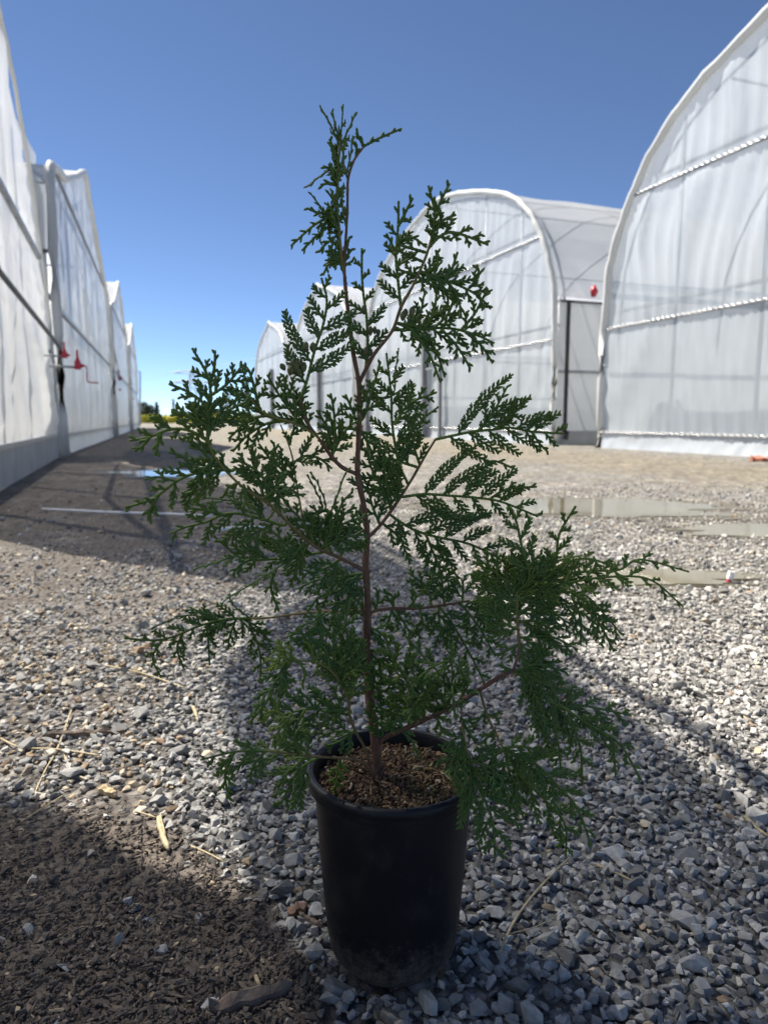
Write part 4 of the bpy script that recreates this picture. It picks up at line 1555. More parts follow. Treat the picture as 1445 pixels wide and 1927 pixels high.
FACE = (0, -1, 0.1)
EDGE = (0.05, -0.35, 0.95)      # lying flat, seen almost edge-on
EDGX = (0.93, -0.36, 0.1)       # standing on edge, turned away
DROOP = (0, -0.75, 0.62)
TEAL = (0.1, -0.62, 0.75)
SPRAYS = [
    # --- leader
    ([(641, 470), (636, 400), (635, 320), (641, 262), (646, 196)], 34, 30, (0.85, -0.5, 0.1), .15),
    ([(640, 275), (622, 235), (602, 200)], 12, 12, EDGX, .2), ([(642, 266), (632, 240), (625, 207)], 9, 9, EDGX, .15),
    ([(643, 270), (660, 235), (669, 212)], 10, 10, EDGX, .2), ([(652, 330), (660, 290), (664, 255)], 12, 9, EDGX, .15),
    ([(686, 274), (718, 258), (756, 242)], 10, 3, FACE, .1), ([(684, 276), (676, 258), (669, 250)], 9, 9, FACE, .1),
    ([(670, 296), (671, 275), (667, 266)], 8, 8, FACE, .1),
    ([(635, 312), (610, 326), (577, 352)], 12, 10, (0.3, -0.5, 0.8), .15), ([(635, 330), (620, 318), (608, 312)], 9, 9, FACE, .1),
    ([(635, 350), (622, 345), (603, 348)], 9, 9, FACE, .1),
    ([(637, 428), (612, 400), (583, 362)], 14, 10, (0.6, -0.6, 0.5), .1), ([(636, 405), (596, 420), (547, 463)], 12, 10, (0.6, -0.6, 0.5), .15),
    ([(636, 415), (600, 440), (568, 472)], 9, 9, (0.6, -0.6, 0.4), .1),
    ([(637, 385), (625, 374), (616, 358)], 9, 9, EDGX, .1), ([(636, 400), (600, 400), (578, 392)], 12, 12, FACE, .1),
    ([(640, 452), (622, 488), (608, 518)], 14, 10, (0.5, -0.8, 0.2), .15), ([(639, 440), (612, 460), (600, 475)], 14, 12, FACE, .1),
    ([(637, 395), (606, 430), (602, 455)], 16, 14, (0.5, -0.8, 0.2), .1), ([(642, 470), (628, 485), (620, 505)], 14, 12, FACE, .1),
    ([(637, 370), (618, 400), (612, 425)], 14, 12, EDGX, .1), ([(643, 485), (632, 495), (626, 503)], 9, 9, FACE, .1),
    ([(643, 505), (636, 450), (632, 400), (631, 365)], 22, 16, (0.5, -0.85, 0), .15), ([(640, 440), (634, 390), (636, 345), (632, 318)], 18, 16, (0.6, -0.8, 0), .15), ([(645, 500), (634, 480), (622, 470)], 16, 14, FACE, .1), ([(638, 360), (630, 320), (634, 285), (637, 255)], 14, 14, (0.6, -0.8, 0), .2), ([(637, 330), (645, 300), (648, 262)], 12, 12, (0.5, -0.8, 0), .2), ([(637, 300), (628, 280), (620, 262)], 8, 8, FACE, .2),
    ([(652, 470), (655, 456), (658, 446)], 6, 6, FACE, .1), ([(650, 490), (657, 476), (664, 468)], 5, 5, FACE, .1),
    ([(649, 500), (658, 494), (664, 492)], 5, 5, FACE, .1), ([(652, 430), (646, 400), (643, 360)], 8, 8, EDGX, .2),
    # --- right of the leader
    ([(688, 696), (692, 655), (690, 600), (684, 555), (681, 515), (681, 467)], 36, 36, FACE, .1),
    ([(566, 747), (578, 715), (592, 660), (608, 612), (615, 565), (605, 523)], 68, 70, FACE, .08),
    # --- right upper branch
    ([(754, 579), (748, 520), (745, 480), (749, 425), (750, 378)], 34, 34, FACE, .1), ([(748, 458), (775, 447), (803, 466)], 16, 14, FACE, .1),
    ([(747, 470), (735, 455), (727, 439)], 8, 8, FACE, .1), ([(750, 425), (765, 395), (777, 372)], 9, 12, FACE, .1), ([(747, 505), (765, 490), (781, 482)], 14, 12, FACE, .1),
    ([(812, 455), (817, 420), (818, 395), (811, 370), (806, 349)], 16, 14, FACE, .12), ([(820, 400), (834, 368), (846, 345)], 10, 14, FACE, .12),
    ([(818, 428), (838, 412), (858, 404)], 14, 12, FACE, .12), ([(808, 465), (826, 446), (849, 437), (882, 446), (919, 461)], 28, 18, FACE, .12),
    ([(779, 533), (805, 526), (840, 529), (880, 545), (905, 562), (923, 582)], 40, 36, FACE, .1),
    ([(740, 621), (780, 620), (820, 617), (860, 620), (900, 632), (930, 646)], 44, 40, FACE, .1),
    ([(880, 545), (900, 520), (897, 497)], 16, 14, FACE, .1), ([(868, 620), (893, 590), (918, 542)], 18, 16, FACE, .1),
    ([(872, 622), (905, 650), (927, 684)], 18, 16, FACE, .1), ([(830, 619), (862, 655), (885, 694)], 18, 16, FACE, .1),
    ([(775, 621), (808, 668), (829, 720)], 22, 20, FACE, .1), ([(795, 620), (822, 665), (837, 710)], 22, 20, FACE, .1), ([(765, 621), (790, 590), (797, 558)], 22, 18, FACE, .1),
    ([(790, 620), (815, 590), (822, 545)], 20, 18, FACE, .1), ([(815, 618), (843, 590), (858, 546)], 20, 18, FACE, .1), ([(840, 531), (862, 562), (868, 600)], 20, 18, FACE, .1),
    ([(800, 530), (822, 505), (820, 470)], 16, 16, FACE, .1), ([(835, 530), (850, 505), (861, 474)], 16, 16, FACE, .1),
    # --- middle, left of the trunk
    ([(626, 855), (622, 825), (610, 795), (596, 772)], 22, 26, FACE, .05), ([(627, 850), (630, 800), (627, 765), (622, 740)], 26, 26, FACE, .05),
    ([(628, 850), (646, 816), (660, 800), (674, 792)], 30, 24, FACE, .08), ([(676, 808), (664, 775), (650, 742)], 20, 18, FACE, .1),
    ([(676, 770), (690, 740), (704, 715)], 18, 18, FACE, .1),
    ([(573, 808), (545, 770), (520, 735), (503, 705)], 32, 44, FACE, .06), ([(556, 798), (556, 760), (540, 728), (533, 705)], 26, 30, FACE, .06),
    ([(588, 815), (578, 790), (570, 765)], 26, 20, FACE, .05), ([(535, 792), (500, 798), (465, 820), (438, 850)], 26, 24, FACE, .1),
    ([(505, 782), (470, 790), (430, 826)], 22, 20, FACE, .12), ([(488, 770), (480, 735), (470, 700), (458, 686)], 24, 24, FACE, .1),
    ([(470, 745), (450, 750), (425, 770)], 20, 20, FACE, .15),
    # leading shoot of the left branch
    ([(391, 826), (394, 785), (397, 745), (390, 705), (362, 655)], 30, 20, FACE, .15), ([(396, 722), (404, 690), (405, 659)], 8, 8, FACE, .12),
    ([(394, 775), (362, 742), (318, 722)], 24, 24, FACE, .15), ([(396, 745), (428, 722), (458, 686)], 26, 30, FACE, .15),
    ([(394, 805), (360, 785), (322, 775)], 24, 28, FACE, .15), ([(395, 800), (425, 775), (472, 752)], 34, 36, FACE, .15),
    ([(395, 832), (356, 810), (320, 808), (282, 822), (244, 829)], 22, 36, FACE, .28), ([(322, 808), (300, 790), (290, 782)], 12, 12, FACE, .28),
    ([(283, 822), (270, 838), (252, 850)], 10, 10, FACE, .3), ([(300, 815), (296, 840), (292, 858)], 12, 12, FACE, .3),
    ([(432, 884), (395, 886), (360, 893), (332, 906), (300, 930), (270, 945), (236, 955)], 44, 30, FACE, .3),
    ([(410, 884), (380, 848), (355, 830)], 18, 18, FACE, .1), ([(372, 890), (345, 860), (318, 850)], 16, 16, FACE, .1), ([(400, 852), (375, 830), (362, 822)], 18, 16, FACE, .1),
    ([(430, 884), (398, 855), (390, 845)], 18, 20, FACE, .1), ([(385, 888), (360, 930), (348, 960)], 22, 18, FACE, .2), ([(300, 930), (285, 955), (278, 980)], 14, 14, FACE, .3),
    ([(332, 906), (300, 898), (272, 902)], 16, 14, TEAL, .25), ([(450, 908), (430, 918), (420, 935)], 12, 12, FACE, .25), ([(460, 918), (462, 940), (468, 955)], 10, 10, FACE, .25),
    # sprays along the long left branch
    ([(553, 870), (575, 858), (600, 862), (625, 882)], 40, 24, FACE, .12), ([(557, 905), (530, 882), (508, 862), (487, 835)], 24, 24, FACE, .06),
    ([(556, 908), (535, 880), (520, 855), (515, 832)], 26, 24, FACE, .06), ([(545, 838), (550, 815), (560, 800)], 14, 22, FACE, .1),
    ([(505, 948), (498, 905), (475, 880), (437, 862)], 36, 40, FACE, .2), ([(498, 940), (486, 900), (474, 865)], 30, 30, TEAL, .15),
    ([(500, 935), (530, 915), (572, 935)], 26, 24, DROOP, .15), ([(505, 950), (520, 925), (528, 965)], 22, 20, DROOP, .12),
    ([(520, 958), (525, 930), (565, 918)], 20, 20, TEAL, .15),
    ([(607, 960), (590, 915), (577, 893)], 9, 9, EDGX, .0), ([(612, 958), (598, 910), (583, 888)], 10, 10, EDGX, .0),
    ([(612, 980), (632, 940), (648, 895), (660, 880)], 16, 16, EDGX, .45), ([(625, 985), (645, 945), (664, 925)], 16, 12, FACE, .15), ([(630, 990), (655, 962), (672, 955)], 12, 12, FACE, .1),
    ([(590, 1020), (572, 985), (535, 945)], 26, 24, FACE, .06), ([(600, 1030), (602, 985), (590, 950)], 30, 30, FACE, .04), ([(615, 1035), (640, 990), (688, 972)], 34, 34, FACE, .03),
    ([(605, 1030), (645, 1012), (690, 1005)], 28, 26, FACE, .03), ([(640, 1048), (660, 1020), (690, 1030)], 26, 26, FACE, .03), ([(625, 1042), (610, 1000), (640, 970)], 26, 30, FACE, .05),
    ([(532, 988), (480, 973), (430, 966), (386, 983), (352, 991), (320, 1004)], 52, 40, FACE, .18), ([(500, 978), (470, 950), (420, 940), (365, 935)], 30, 18, EDGE, .12),
    ([(420, 968), (385, 960), (345, 955)], 20, 18, FACE, .2),
    ([(612, 1038), (560, 1047), (510, 1052), (475, 1054), (446, 1045), (402, 1008)], 34, 48, FACE, .04), ([(505, 1053), (475, 1030), (437, 1000)], 18, 20, FACE, .04),
    ([(545, 1050), (510, 1020), (458, 1008)], 22, 22, FACE, .04), ([(560, 1046), (530, 1015), (500, 990)], 24, 22, FACE, .04), ([(470, 1053), (450, 1065), (437, 1083)], 16, 14, FACE, .04),
    ([(450, 1045), (405, 1058), (366, 1071)], 14, 10, EDGE, .2), ([(545, 1052), (480, 1095), (430, 1125), (412, 1142)], 20, 18, EDGE, .2), ([(520, 1070), (510, 1105), (525, 1150)], 16, 14, DROOP, .1),
    ([(560, 1050), (555, 1080), (545, 1105)], 26, 24, FACE, .02), ([(690, 1078), (640, 1085), (595, 1092), (560, 1108)], 40, 36, DROOP, .02),
    ([(685, 1085), (640, 1110), (600, 1125), (580, 1150)], 40, 36, FACE, .02), ([(690, 1120), (660, 1115), (640, 1100), (620, 1075)], 34, 30, FACE, .03),
    ([(640, 1052), (610, 1070), (575, 1080)], 30, 26, FACE, .02), ([(690, 1100), (650, 1130), (610, 1160), (560, 1180)], 36, 34, TEAL, .03),
    # far left branch
    ([(470, 1163), (420, 1166), (375, 1178), (330, 1197), (290, 1205), (234, 1201)], 26, 40, FACE, .15), ([(345, 1190), (334, 1220), (346, 1258)], 18, 16, FACE, .15),
    ([(306, 1204), (288, 1238), (304, 1276)], 16, 16, FACE, .25), ([(395, 1176), (393, 1215), (395, 1252)], 28, 22, FACE, .06), ([(450, 1164), (478, 1195), (490, 1235), (489, 1285)], 30, 30, FACE, .04),
    ([(455, 1164), (490, 1185), (517, 1226)], 20, 18, FACE, .04), ([(415, 1168), (350, 1158), (286, 1182)], 22, 20, EDGE, .05), ([(400, 1172), (375, 1150), (345, 1148)], 26, 24, TEAL, .04),
    ([(445, 1164), (432, 1200), (430, 1220)], 20, 18, FACE, .04), ([(470, 1163), (440, 1140), (430, 1120)], 8, 8, EDGE, .1),
    # low left
    ([(552, 1243), (527, 1237), (503, 1262)], 20, 22, DROOP, .9), ([(560, 1245), (535, 1225), (512, 1225)], 16, 16, DROOP, .8), ([(590, 1247), (587, 1225), (580, 1210)], 14, 14, DROOP, .6),
    ([(549, 1245), (520, 1278), (502, 1320), (468, 1362)], 26, 24, (0.3, -0.8, 0.4), .08), ([(530, 1262), (540, 1285), (530, 1310)], 18, 18, FACE, .06),
    ([(545, 1250), (505, 1300), (470, 1350)], 18, 16, EDGE, .08), ([(560, 1245), (575, 1265), (568, 1290)], 10, 10, EDGE, .4),
    ([(668, 1300), (645, 1240), (618, 1190), (575, 1145)], 50, 54, TEAL, .08), ([(660, 1300), (640, 1230), (648, 1180), (660, 1125)], 46, 40, FACE, .06), ([(645, 1290), (662, 1230), (650, 1180)], 40, 34, DROOP, .22),
    ([(620, 1258), (610, 1220), (575, 1195), (545, 1190)], 30, 26, FACE, .03), ([(640, 1285), (620, 1240), (600, 1210)], 28, 24, DROOP, .35), ([(600, 1150), (600, 1190), (560, 1200), (535, 1212)], 30, 26, FACE, .02),
    ([(655, 1320), (670, 1295), (690, 1280)], 26, 24, FACE, .25), ([(640, 1285), (660, 1265), (680, 1260)], 24, 22, DROOP, .3),
    ([(658, 1346), (615, 1336), (575, 1335), (535, 1345), (500, 1362)], 34, 46, FACE, .06), ([(600, 1336), (580, 1315), (557, 1295)], 14, 14, FACE, .05), ([(625, 1338), (608, 1318), (592, 1293)], 16, 14, FACE, .05),
    ([(645, 1342), (636, 1315), (625, 1290)], 18, 18, FACE, .05), ([(535, 1345), (510, 1338), (495, 1350)], 26, 26, DROOP, .55), ([(550, 1342), (522, 1380), (512, 1405)], 26, 24, DROOP, .35),
    ([(575, 1336), (555, 1370), (560, 1400)], 30, 26, DROOP, .12), ([(668, 1378), (630, 1376), (600, 1388)], 10, 36, FACE, .02), ([(665, 1376), (640, 1395), (610, 1405)], 22, 22, DROOP, .05),
    ([(559, 1420), (500, 1412), (440, 1415), (378, 1430)], 44, 24, DROOP, .15), ([(500, 1413), (478, 1440), (470, 1475)], 22, 20, DROOP, .08), ([(440, 1416), (424, 1460), (434, 1507)], 18, 16, FACE, .4),
    ([(600, 1424), (565, 1448), (535, 1500), (525, 1520)], 44, 40, DROOP, .12), ([(585, 1424), (560, 1398), (530, 1380)], 30, 26, DROOP, .2), ([(640, 1428), (634, 1460), (630, 1494)], 20, 18, FACE, .6),
    ([(575, 1422), (545, 1450), (500, 1455)], 24, 22, TEAL, .12), ([(565, 1420), (555, 1385), (575, 1360)], 28, 26, DROOP, .12), ([(480, 1412), (460, 1400), (440, 1395)], 14, 12, TEAL, .1),
    # centre front
    ([(840, 1335), (850, 1290), (845, 1245), (800, 1265), (760, 1312)], 40, 36, TEAL, .12, -.05), ([(845, 1332), (850, 1290), (853, 1320), (856, 1352)], 26, 24, TEAL, .05, -.05),
    ([(835, 1337), (835, 1280), (800, 1240), (762, 1195)], 34, 34, TEAL, .06, -.04), ([(830, 1340), (810, 1300), (785, 1320), (766, 1360)], 36, 34, TEAL, .3, -.04),
    ([(800, 1354), (770, 1290), (735, 1230), (724, 1190)], 44, 44, DROOP, .3, -.03), ([(800, 1354), (790, 1290), (750, 1270), (742, 1250)], 32, 30, DROOP, .4, -.04),
    ([(770, 1368), (760, 1320), (750, 1295)], 30, 30, DROOP, .45, -.03), ([(720, 1392), (716, 1330), (712, 1290)], 32, 30, FACE, .02, -.01), ([(760, 1372), (735, 1340), (705, 1330)], 30, 28, DROOP, .03, -.02),
    ([(790, 1358), (770, 1330), (740, 1365)], 30, 28, TEAL, .1, -.03), ([(840, 1336), (800, 1300), (770, 1250), (775, 1210)], 40, 36, TEAL, .08, -.03), ([(860, 1322), (880, 1285), (850, 1240)], 26, 30, TEAL, .04, -.03),
    ([(820, 1345), (830, 1372), (828, 1385)], 18, 18, DROOP, .4, -.01), ([(755, 1374), (775, 1395), (788, 1425)], 14, 12, TEAL, .05, -.01),
    ([(690, 1215), (712, 1245), (740, 1265)], 34, 34, FACE, .08), ([(693, 1290), (720, 1300), (745, 1310)], 34, 32, FACE, .06),
    ([(692, 1200), (672, 1225), (660, 1262)], 30, 30, DROOP, .12), ([(691, 1235), (705, 1262), (700, 1300)], 30, 30, DROOP, .1), ([(690, 1165), (672, 1150), (655, 1140)], 24, 24, FACE, .05), ([(693, 1180), (715, 1190), (735, 1215)], 28, 26, DROOP, .12),
    # low right branch (behind)
    ([(812, 1142), (803, 1105), (768, 1078)], 32, 30, FACE, .0), ([(836, 1140), (832, 1100), (826, 1055)], 40, 40, FACE, .0), ([(740, 1145), (738, 1122), (722, 1112)], 18, 18, FACE, .1),
    ([(706, 1148), (712, 1125), (708, 1108)], 12, 14, FACE, .05), ([(738, 1147), (730, 1175), (738, 1190)], 18, 16, FACE, .03), ([(765, 1146), (782, 1125), (775, 1105)], 20, 20, DROOP, .2),
    ([(880, 1131), (915, 1145), (950, 1160), (985, 1150)], 48, 46, FACE, .03), ([(828, 1143), (858, 1185), (888, 1238), (914, 1290)], 42, 34, FACE, .03), ([(865, 1135), (900, 1178), (932, 1235)], 42, 38, FACE, .03),
    ([(825, 1143), (828, 1180), (842, 1222)], 34, 32, FACE, .02), ([(790, 1145), (795, 1180), (780, 1200)], 28, 26, FACE, .06), ([(745, 1147), (765, 1180), (775, 1195)], 20, 20, DROOP, .1),
    ([(870, 1133), (870, 1095), (855, 1080)], 30, 26, DROOP, .15), ([(890, 1132), (925, 1115), (945, 1090)], 36, 34, FACE, .08),
    # right mid branch
    ([(819, 827), (860, 818), (890, 812), (930, 808), (960, 805), (1000, 812), (1060, 816)], 96, 60, FACE, .1), ([(990, 810), (1015, 792), (1036, 780)], 12, 12, FACE, .15),
    ([(930, 808), (965, 780), (994, 748)], 20, 20, FACE, .1), ([(900, 810), (928, 775), (955, 726)], 22, 20, FACE, .1), ([(1000, 812), (1015, 835), (1030, 850)], 12, 12, FACE, .12),
    ([(758, 935), (800, 930), (850, 933), (900, 937), (945, 945), (1012, 972)], 88, 54, FACE, .08), ([(920, 940), (955, 920), (1010, 916)], 16, 14, FACE, .3), ([(870, 934), (900, 900), (925, 868), (972, 884)], 20, 18, FACE, .15),
    ([(733, 968), (775, 995), (820, 1010), (870, 1020), (905, 1033), (945, 1055)], 88, 54, FACE, .05), ([(800, 1003), (815, 1040), (835, 1090)], 34, 30, FACE, .03), ([(720, 985), (745, 1005), (760, 1025)], 24, 22, FACE, .04),
    ([(768, 912), (750, 870), (738, 800), (736, 745), (727, 664)], 52, 64, FACE, .08), ([(742, 800), (770, 760), (822, 738)], 28, 26, FACE, .14), ([(750, 860), (785, 800), (825, 765)], 30, 26, FACE, .06),
    ([(738, 957), (712, 905), (695, 870), (690, 820)], 46, 52, FACE, .03), ([(735, 960), (728, 915), (722, 870), (730, 830)], 34, 36, FACE, .03), ([(790, 875), (780, 845), (775, 815)], 34, 30, FACE, .05),
    ([(715, 988), (700, 950), (693, 920)], 24, 30, FACE, .03), ([(750, 940), (735, 900), (740, 865)], 30, 30, FACE, .03), ([(693, 1010), (672, 985), (660, 970)], 22, 22, FACE, .04), ([(680, 790), (690, 770), (716, 680)], 18, 18, FACE, .1),
    ([(736, 745), (744, 700), (750, 655)], 14, 14, EDGX, .08), ([(676, 805), (690, 830), (700, 850)], 18, 18, FACE, .05),
    # right side mass
    ([(973, 1115), (996, 1086), (983, 1036), (972, 985), (960, 953)], 44, 48, FACE, .12), ([(975, 1120), (1030, 1085), (1046, 1050), (1052, 1005), (1083, 952)], 34, 34, FACE, .14),
    ([(975, 1120), (1050, 1085), (1110, 1075), (1165, 1072), (1205, 1053), (1296, 1076)], 30, 32, (0, -.7, .7), .3), ([(980, 1125), (1080, 1095), (1160, 1085), (1225, 1092), (1285, 1142)], 34, 36, (0, -.7, .7), .28),
    ([(1000, 1100), (1060, 1060), (1110, 1052), (1165, 1072)], 28, 26, DROOP, .45), ([(978, 1130), (1050, 1115), (1100, 1120), (1140, 1160), (1172, 1197)], 44, 50, DROOP, .22),
    ([(1075, 1120), (1092, 1165), (1092, 1214)], 26, 26, DROOP, .2), ([(1095, 1140), (1125, 1170), (1155, 1226)], 26, 24, DROOP, .2), ([(975, 1130), (1015, 1100), (1070, 1075)], 46, 42, DROOP, .12),
    ([(975, 1150), (1030, 1150), (1088, 1185)], 40, 38, DROOP, .06), ([(976, 1200), (1035, 1198), (1087, 1222)], 36, 36, DROOP, .08), ([(972, 1115), (930, 1075), (890, 1045)], 40, 38, FACE, .12),
    ([(972, 1140), (930, 1105), (905, 1060)], 40, 38, FACE, .06), ([(975, 1185), (945, 1170), (925, 1140)], 36, 36, FACE, .08), ([(977, 1212), (950, 1225), (935, 1235)], 18, 18, FACE, .15),
    ([(972, 1110), (1000, 1060), (1020, 1040)], 36, 34, FACE, .1), ([(974, 1160), (1010, 1130), (1050, 1120)], 42, 40, DROOP, .08), ([(974, 1130), (950, 1080), (965, 1040)], 40, 38, FACE, .1),
    ([(973, 1170), (1010, 1170), (1045, 1190)], 36, 34, FACE, .06), ([(977, 1210), (1000, 1230), (1040, 1250)], 30, 28, DROOP, .1), ([(974, 1150), (945, 1145), (920, 1170)], 36, 34, FACE, .05),
    ([(972, 1115), (1040, 1060), (1095, 1045)], 26, 24, (0, -.6, .8), .4),
    # low right sprays
    ([(965, 1262), (990, 1270), (1012, 1296), (1060, 1322), (1110, 1330), (1187, 1346)], 54, 80, DROOP, .08), ([(1020, 1303), (1060, 1345), (1090, 1400), (1095, 1477)], 36, 36, DROOP, .12),
    ([(1000, 1285), (1030, 1345), (1050, 1400), (1055, 1455)], 38, 36, DROOP, .1), ([(1050, 1325), (1110, 1365), (1165, 1400), (1206, 1468)], 30, 26, DROOP, .2), ([(1110, 1365), (1150, 1400), (1158, 1462)], 20, 18, TEAL, .1),
    ([(970, 1262), (1015, 1250), (1066, 1266)], 36, 36, DROOP, .04), ([(985, 1270), (1003, 1330), (1014, 1392)], 24, 24, DROOP, .05), ([(980, 1265), (1030, 1290), (1080, 1300)], 40, 36, DROOP, .05),
    ([(948, 1410), (978, 1460), (1020, 1500), (1062, 1550), (1064, 1612)], 56, 56, DROOP, .15), ([(946, 1408), (985, 1405), (1025, 1418)], 28, 28, DROOP, .04), ([(944, 1410), (922, 1435), (916, 1470)], 28, 28, DROOP, .04),
    ([(950, 1412), (962, 1470), (985, 1540)], 40, 38, DROOP, .06), ([(955, 1415), (1010, 1440), (1050, 1480), (1085, 1520), (1112, 1590)], 40, 38, DROOP, .08), ([(913, 1338), (900, 1355), (888, 1368)], 14, 14, FACE, .04),
    ([(918, 1345), (936, 1352), (938, 1362)], 12, 12, FACE, .04), ([(930, 1375), (915, 1390), (905, 1400)], 12, 12, FACE, .04), ([(965, 1262), (945, 1255), (938, 1250)], 10, 10, FACE, .2),
    ([(882, 1432), (900, 1480), (925, 1540), (932, 1615)], 56, 48, DROOP, .06, -.03), ([(872, 1385), (850, 1395), (838, 1415)], 24, 24, TEAL, .1, -.02), ([(876, 1400), (850, 1430), (845, 1460)], 28, 28, TEAL, .06, -.02),
    ([(880, 1425), (885, 1470), (880, 1530)], 34, 32, DROOP, .05, -.02), ([(882, 1430), (930, 1450), (960, 1500)], 32, 30, DROOP, .05, -.02), ([(880, 1420), (860, 1450), (872, 1490)], 26, 26, TEAL, .1, -.02),
    ([(868, 1352), (880, 1375), (893, 1395)], 14, 14, FACE, .04),
]
for sdef in SPRAYS:
    grow(*sdef[:5], dd=sdef[5] if len(sdef) > 5 else None)

# seed cones
CONES = [(545, 700, -.03, 20), (556, 692, -.03, -10), (549, 684, -.03, 15), (563, 700, -.03, -5), (575, 655, -.03, 30), (590, 657, -.03, -10), (537, 690, -.03, 40), (566, 683, -.03, 0), (572, 693, -.03, -20),
         (697, 625, 0, 5), (705, 622, 0, -8), (713, 625, 0, -25), (685, 665, 0, 15), (694, 664, 0, -15), (763, 590, -.016, 0), (774, 588, -.018, -10), (757, 597, -.016, 12), (677, 785, -.008, 0), (684, 585, 0, 10)]
cm = MB()
prof_c = [(0.02, 0), (0.55, 0.18), (0.95, 0.42), (1.0, 0.6), (0.7, 0.85), (0.05, 1.0)]
for r, z in prof_c:
    for a in range(8):
        t = a * math.pi / 4
        rr_ = r * (1 if a % 2 else 0.86)
        cm.v.append(np.array([[rr_ * math.cos(t) * 0.34, rr_ * math.sin(t) * 0.30, z]]))
        cm.a.append(np.zeros(1))
        cm.n += 1
for i in range(5):
    for j in range(8):
        cm.f.append((i * 8 + j, i * 8 + (j + 1) % 8, (i + 1) * 8 + (j + 1) % 8, (i + 1) * 8 + j))
c0 = cm.build('seed_cone', M['cone'], None, True)
for q, (x, y, d, rot) in enumerate(CONES):
    o = c0 if q == 0 else c0.copy()
    if q:
        col.objects.link(o)
    k = min(range(len(wood_px)), key=lambda i: float(np.hypot(wood_px[i][:, 0] - x, wood_px[i][:, 1] - y).min()))
    p = PD(x, y + 8, d - 0.003)
    s_ = 0.0088 * R.uniform(0.85, 1.15)
    par = wood_objs[k]
    o.parent = par
    o.matrix_parent_inverse = par.matrix_world.inverted()
    o.location = p
    o.scale = (s_, s_, s_)
    o.rotation_euler = (0, -math.radians(rot), R.uniform(0, 3))

# ------------------------------------------------------------------ litter on the ground
def straw(pts, wpx, label, name='straw', group='straw stalks lying on the lane', mat='straw', flat=0.5, lift=0.006):
    p3 = []
    for (x, y) in pts:
        g = G(x, y)
        p3.append((g[0], g[1], gz(g[0], g[1]) + lift + 0.004 * nz(g[0] * 50, g[1] * 50, 2)))
    sp3, L = spline(p3, 0.012)
    zc = project(np.array(p3[0]))[2]
    mb = MB()
    r = wpx * 0.34 * zc / F_PX
    kk = len(sp3)
    tube(mb, sp3, [r * (1 + 0.35 * nz(i * 0.9, r * 999, 1)) * (0.45 if i in (0, kk - 1) else 1) for i in range(kk)], 6)
    tube(mb, sp3[:max(3, int(kk * 0.7))] + np.array([r * 0.9, 0, r * 0.4]), r * 0.45, 5)
    o = mb.build(name, M[mat], None, True)
    return tag(o, label, 'straw' if name == 'straw' else name.split('_')[-1], group)


straw([(298, 1548), (306, 1580), (318, 1614)], 15, 'short thick golden straw stem on the mud, sunlit', lift=0.009)
straw([(252, 1535), (280, 1542), (300, 1548)], 5, 'thin pale straw touching the top of the thick golden stem')
straw([(938, 1818), (968, 1755), (1010, 1700), (1070, 1640)], 7, 'long pale straw leaning across the grey gravel right of the pot', lift=0.014)
straw([(948, 1780), (1000, 1765), (1040, 1752)], 3, 'thin straw crossing the long pale straw right of the pot', lift=0.012)
straw([(0, 1393), (40, 1412), (110, 1418), (190, 1432)], 5, 'long thin bent straw across the sunlit gravel')
straw([(135, 1345), (110, 1410), (85, 1460), (62, 1510)], 4, 'long wispy straw running down toward the mud')
straw([(120, 1425), (136, 1460), (140, 1470)], 5, 'short curled straw under the long bent one')
straw([(200, 1257), (270, 1272), (350, 1302)], 4, 'pale straw on the gravel beside the left cedar branch')
straw([(362, 1335), (370, 1352), (373, 1365)], 8, 'short stubby straw standing alone on the gravel')
straw([(355, 1600), (390, 1615), (425, 1632)], 5, 'straw twig on the mud near the pot')
straw([(386, 1648), (389, 1664), (388, 1680)], 5, 'tiny upright straw bit on the dark mud near the pot')
straw([(1120, 1640), (1160, 1657), (1205, 1675)], 6, 'dull brown straw half buried in the shaded gravel')
straw([(1398, 1548), (1420, 1565), (1445, 1586)], 9, 'flat brown straw sliver at the gravel beside a beige stone', lift=0.009)
straw([(15, 1570), (70, 1535), (130, 1500)], 4, 'faint thin straw on the edge of the mud')
straw([(440, 1245), (465, 1258), (500, 1262)], 3, 'thin white curl of straw under the left branch')
straw([(480, 1846), (484, 1856), (488, 1866)], 9, 'tiny pale wood splinter near the bark strip', lift=0.008)
straw([(845, 1900), (850, 1880), (870, 1868)], 3, 'fine dry stalk at the foot of the pot')

# pipe and film strip lying across the lane
def strip(pts, w, label, name, mat):
    p3 = [tuple(G(x, y)) for x, y in pts]
    mb = MB()
    sp3, L = spline([(a, b, gz(a, b) + 0.02) for a, b, c in p3], 0.06)
    tube(mb, sp3, w, 8)
    tag(mb.build(name, M[mat], None, True), label, name.split('_')[-1])


strip([(80, 964), (200, 970), (330, 976), (400, 979)], 0.006, 'thin white plastic pipe lying across the shaded lane', 'plastic_pipe', 'white_plastic')
strip([(395, 1008), (430, 1002), (465, 1000), (500, 998)], 0.009, 'short white film strip on the shaded ground behind the left cedar branches', 'film_strip', 'white_plastic')


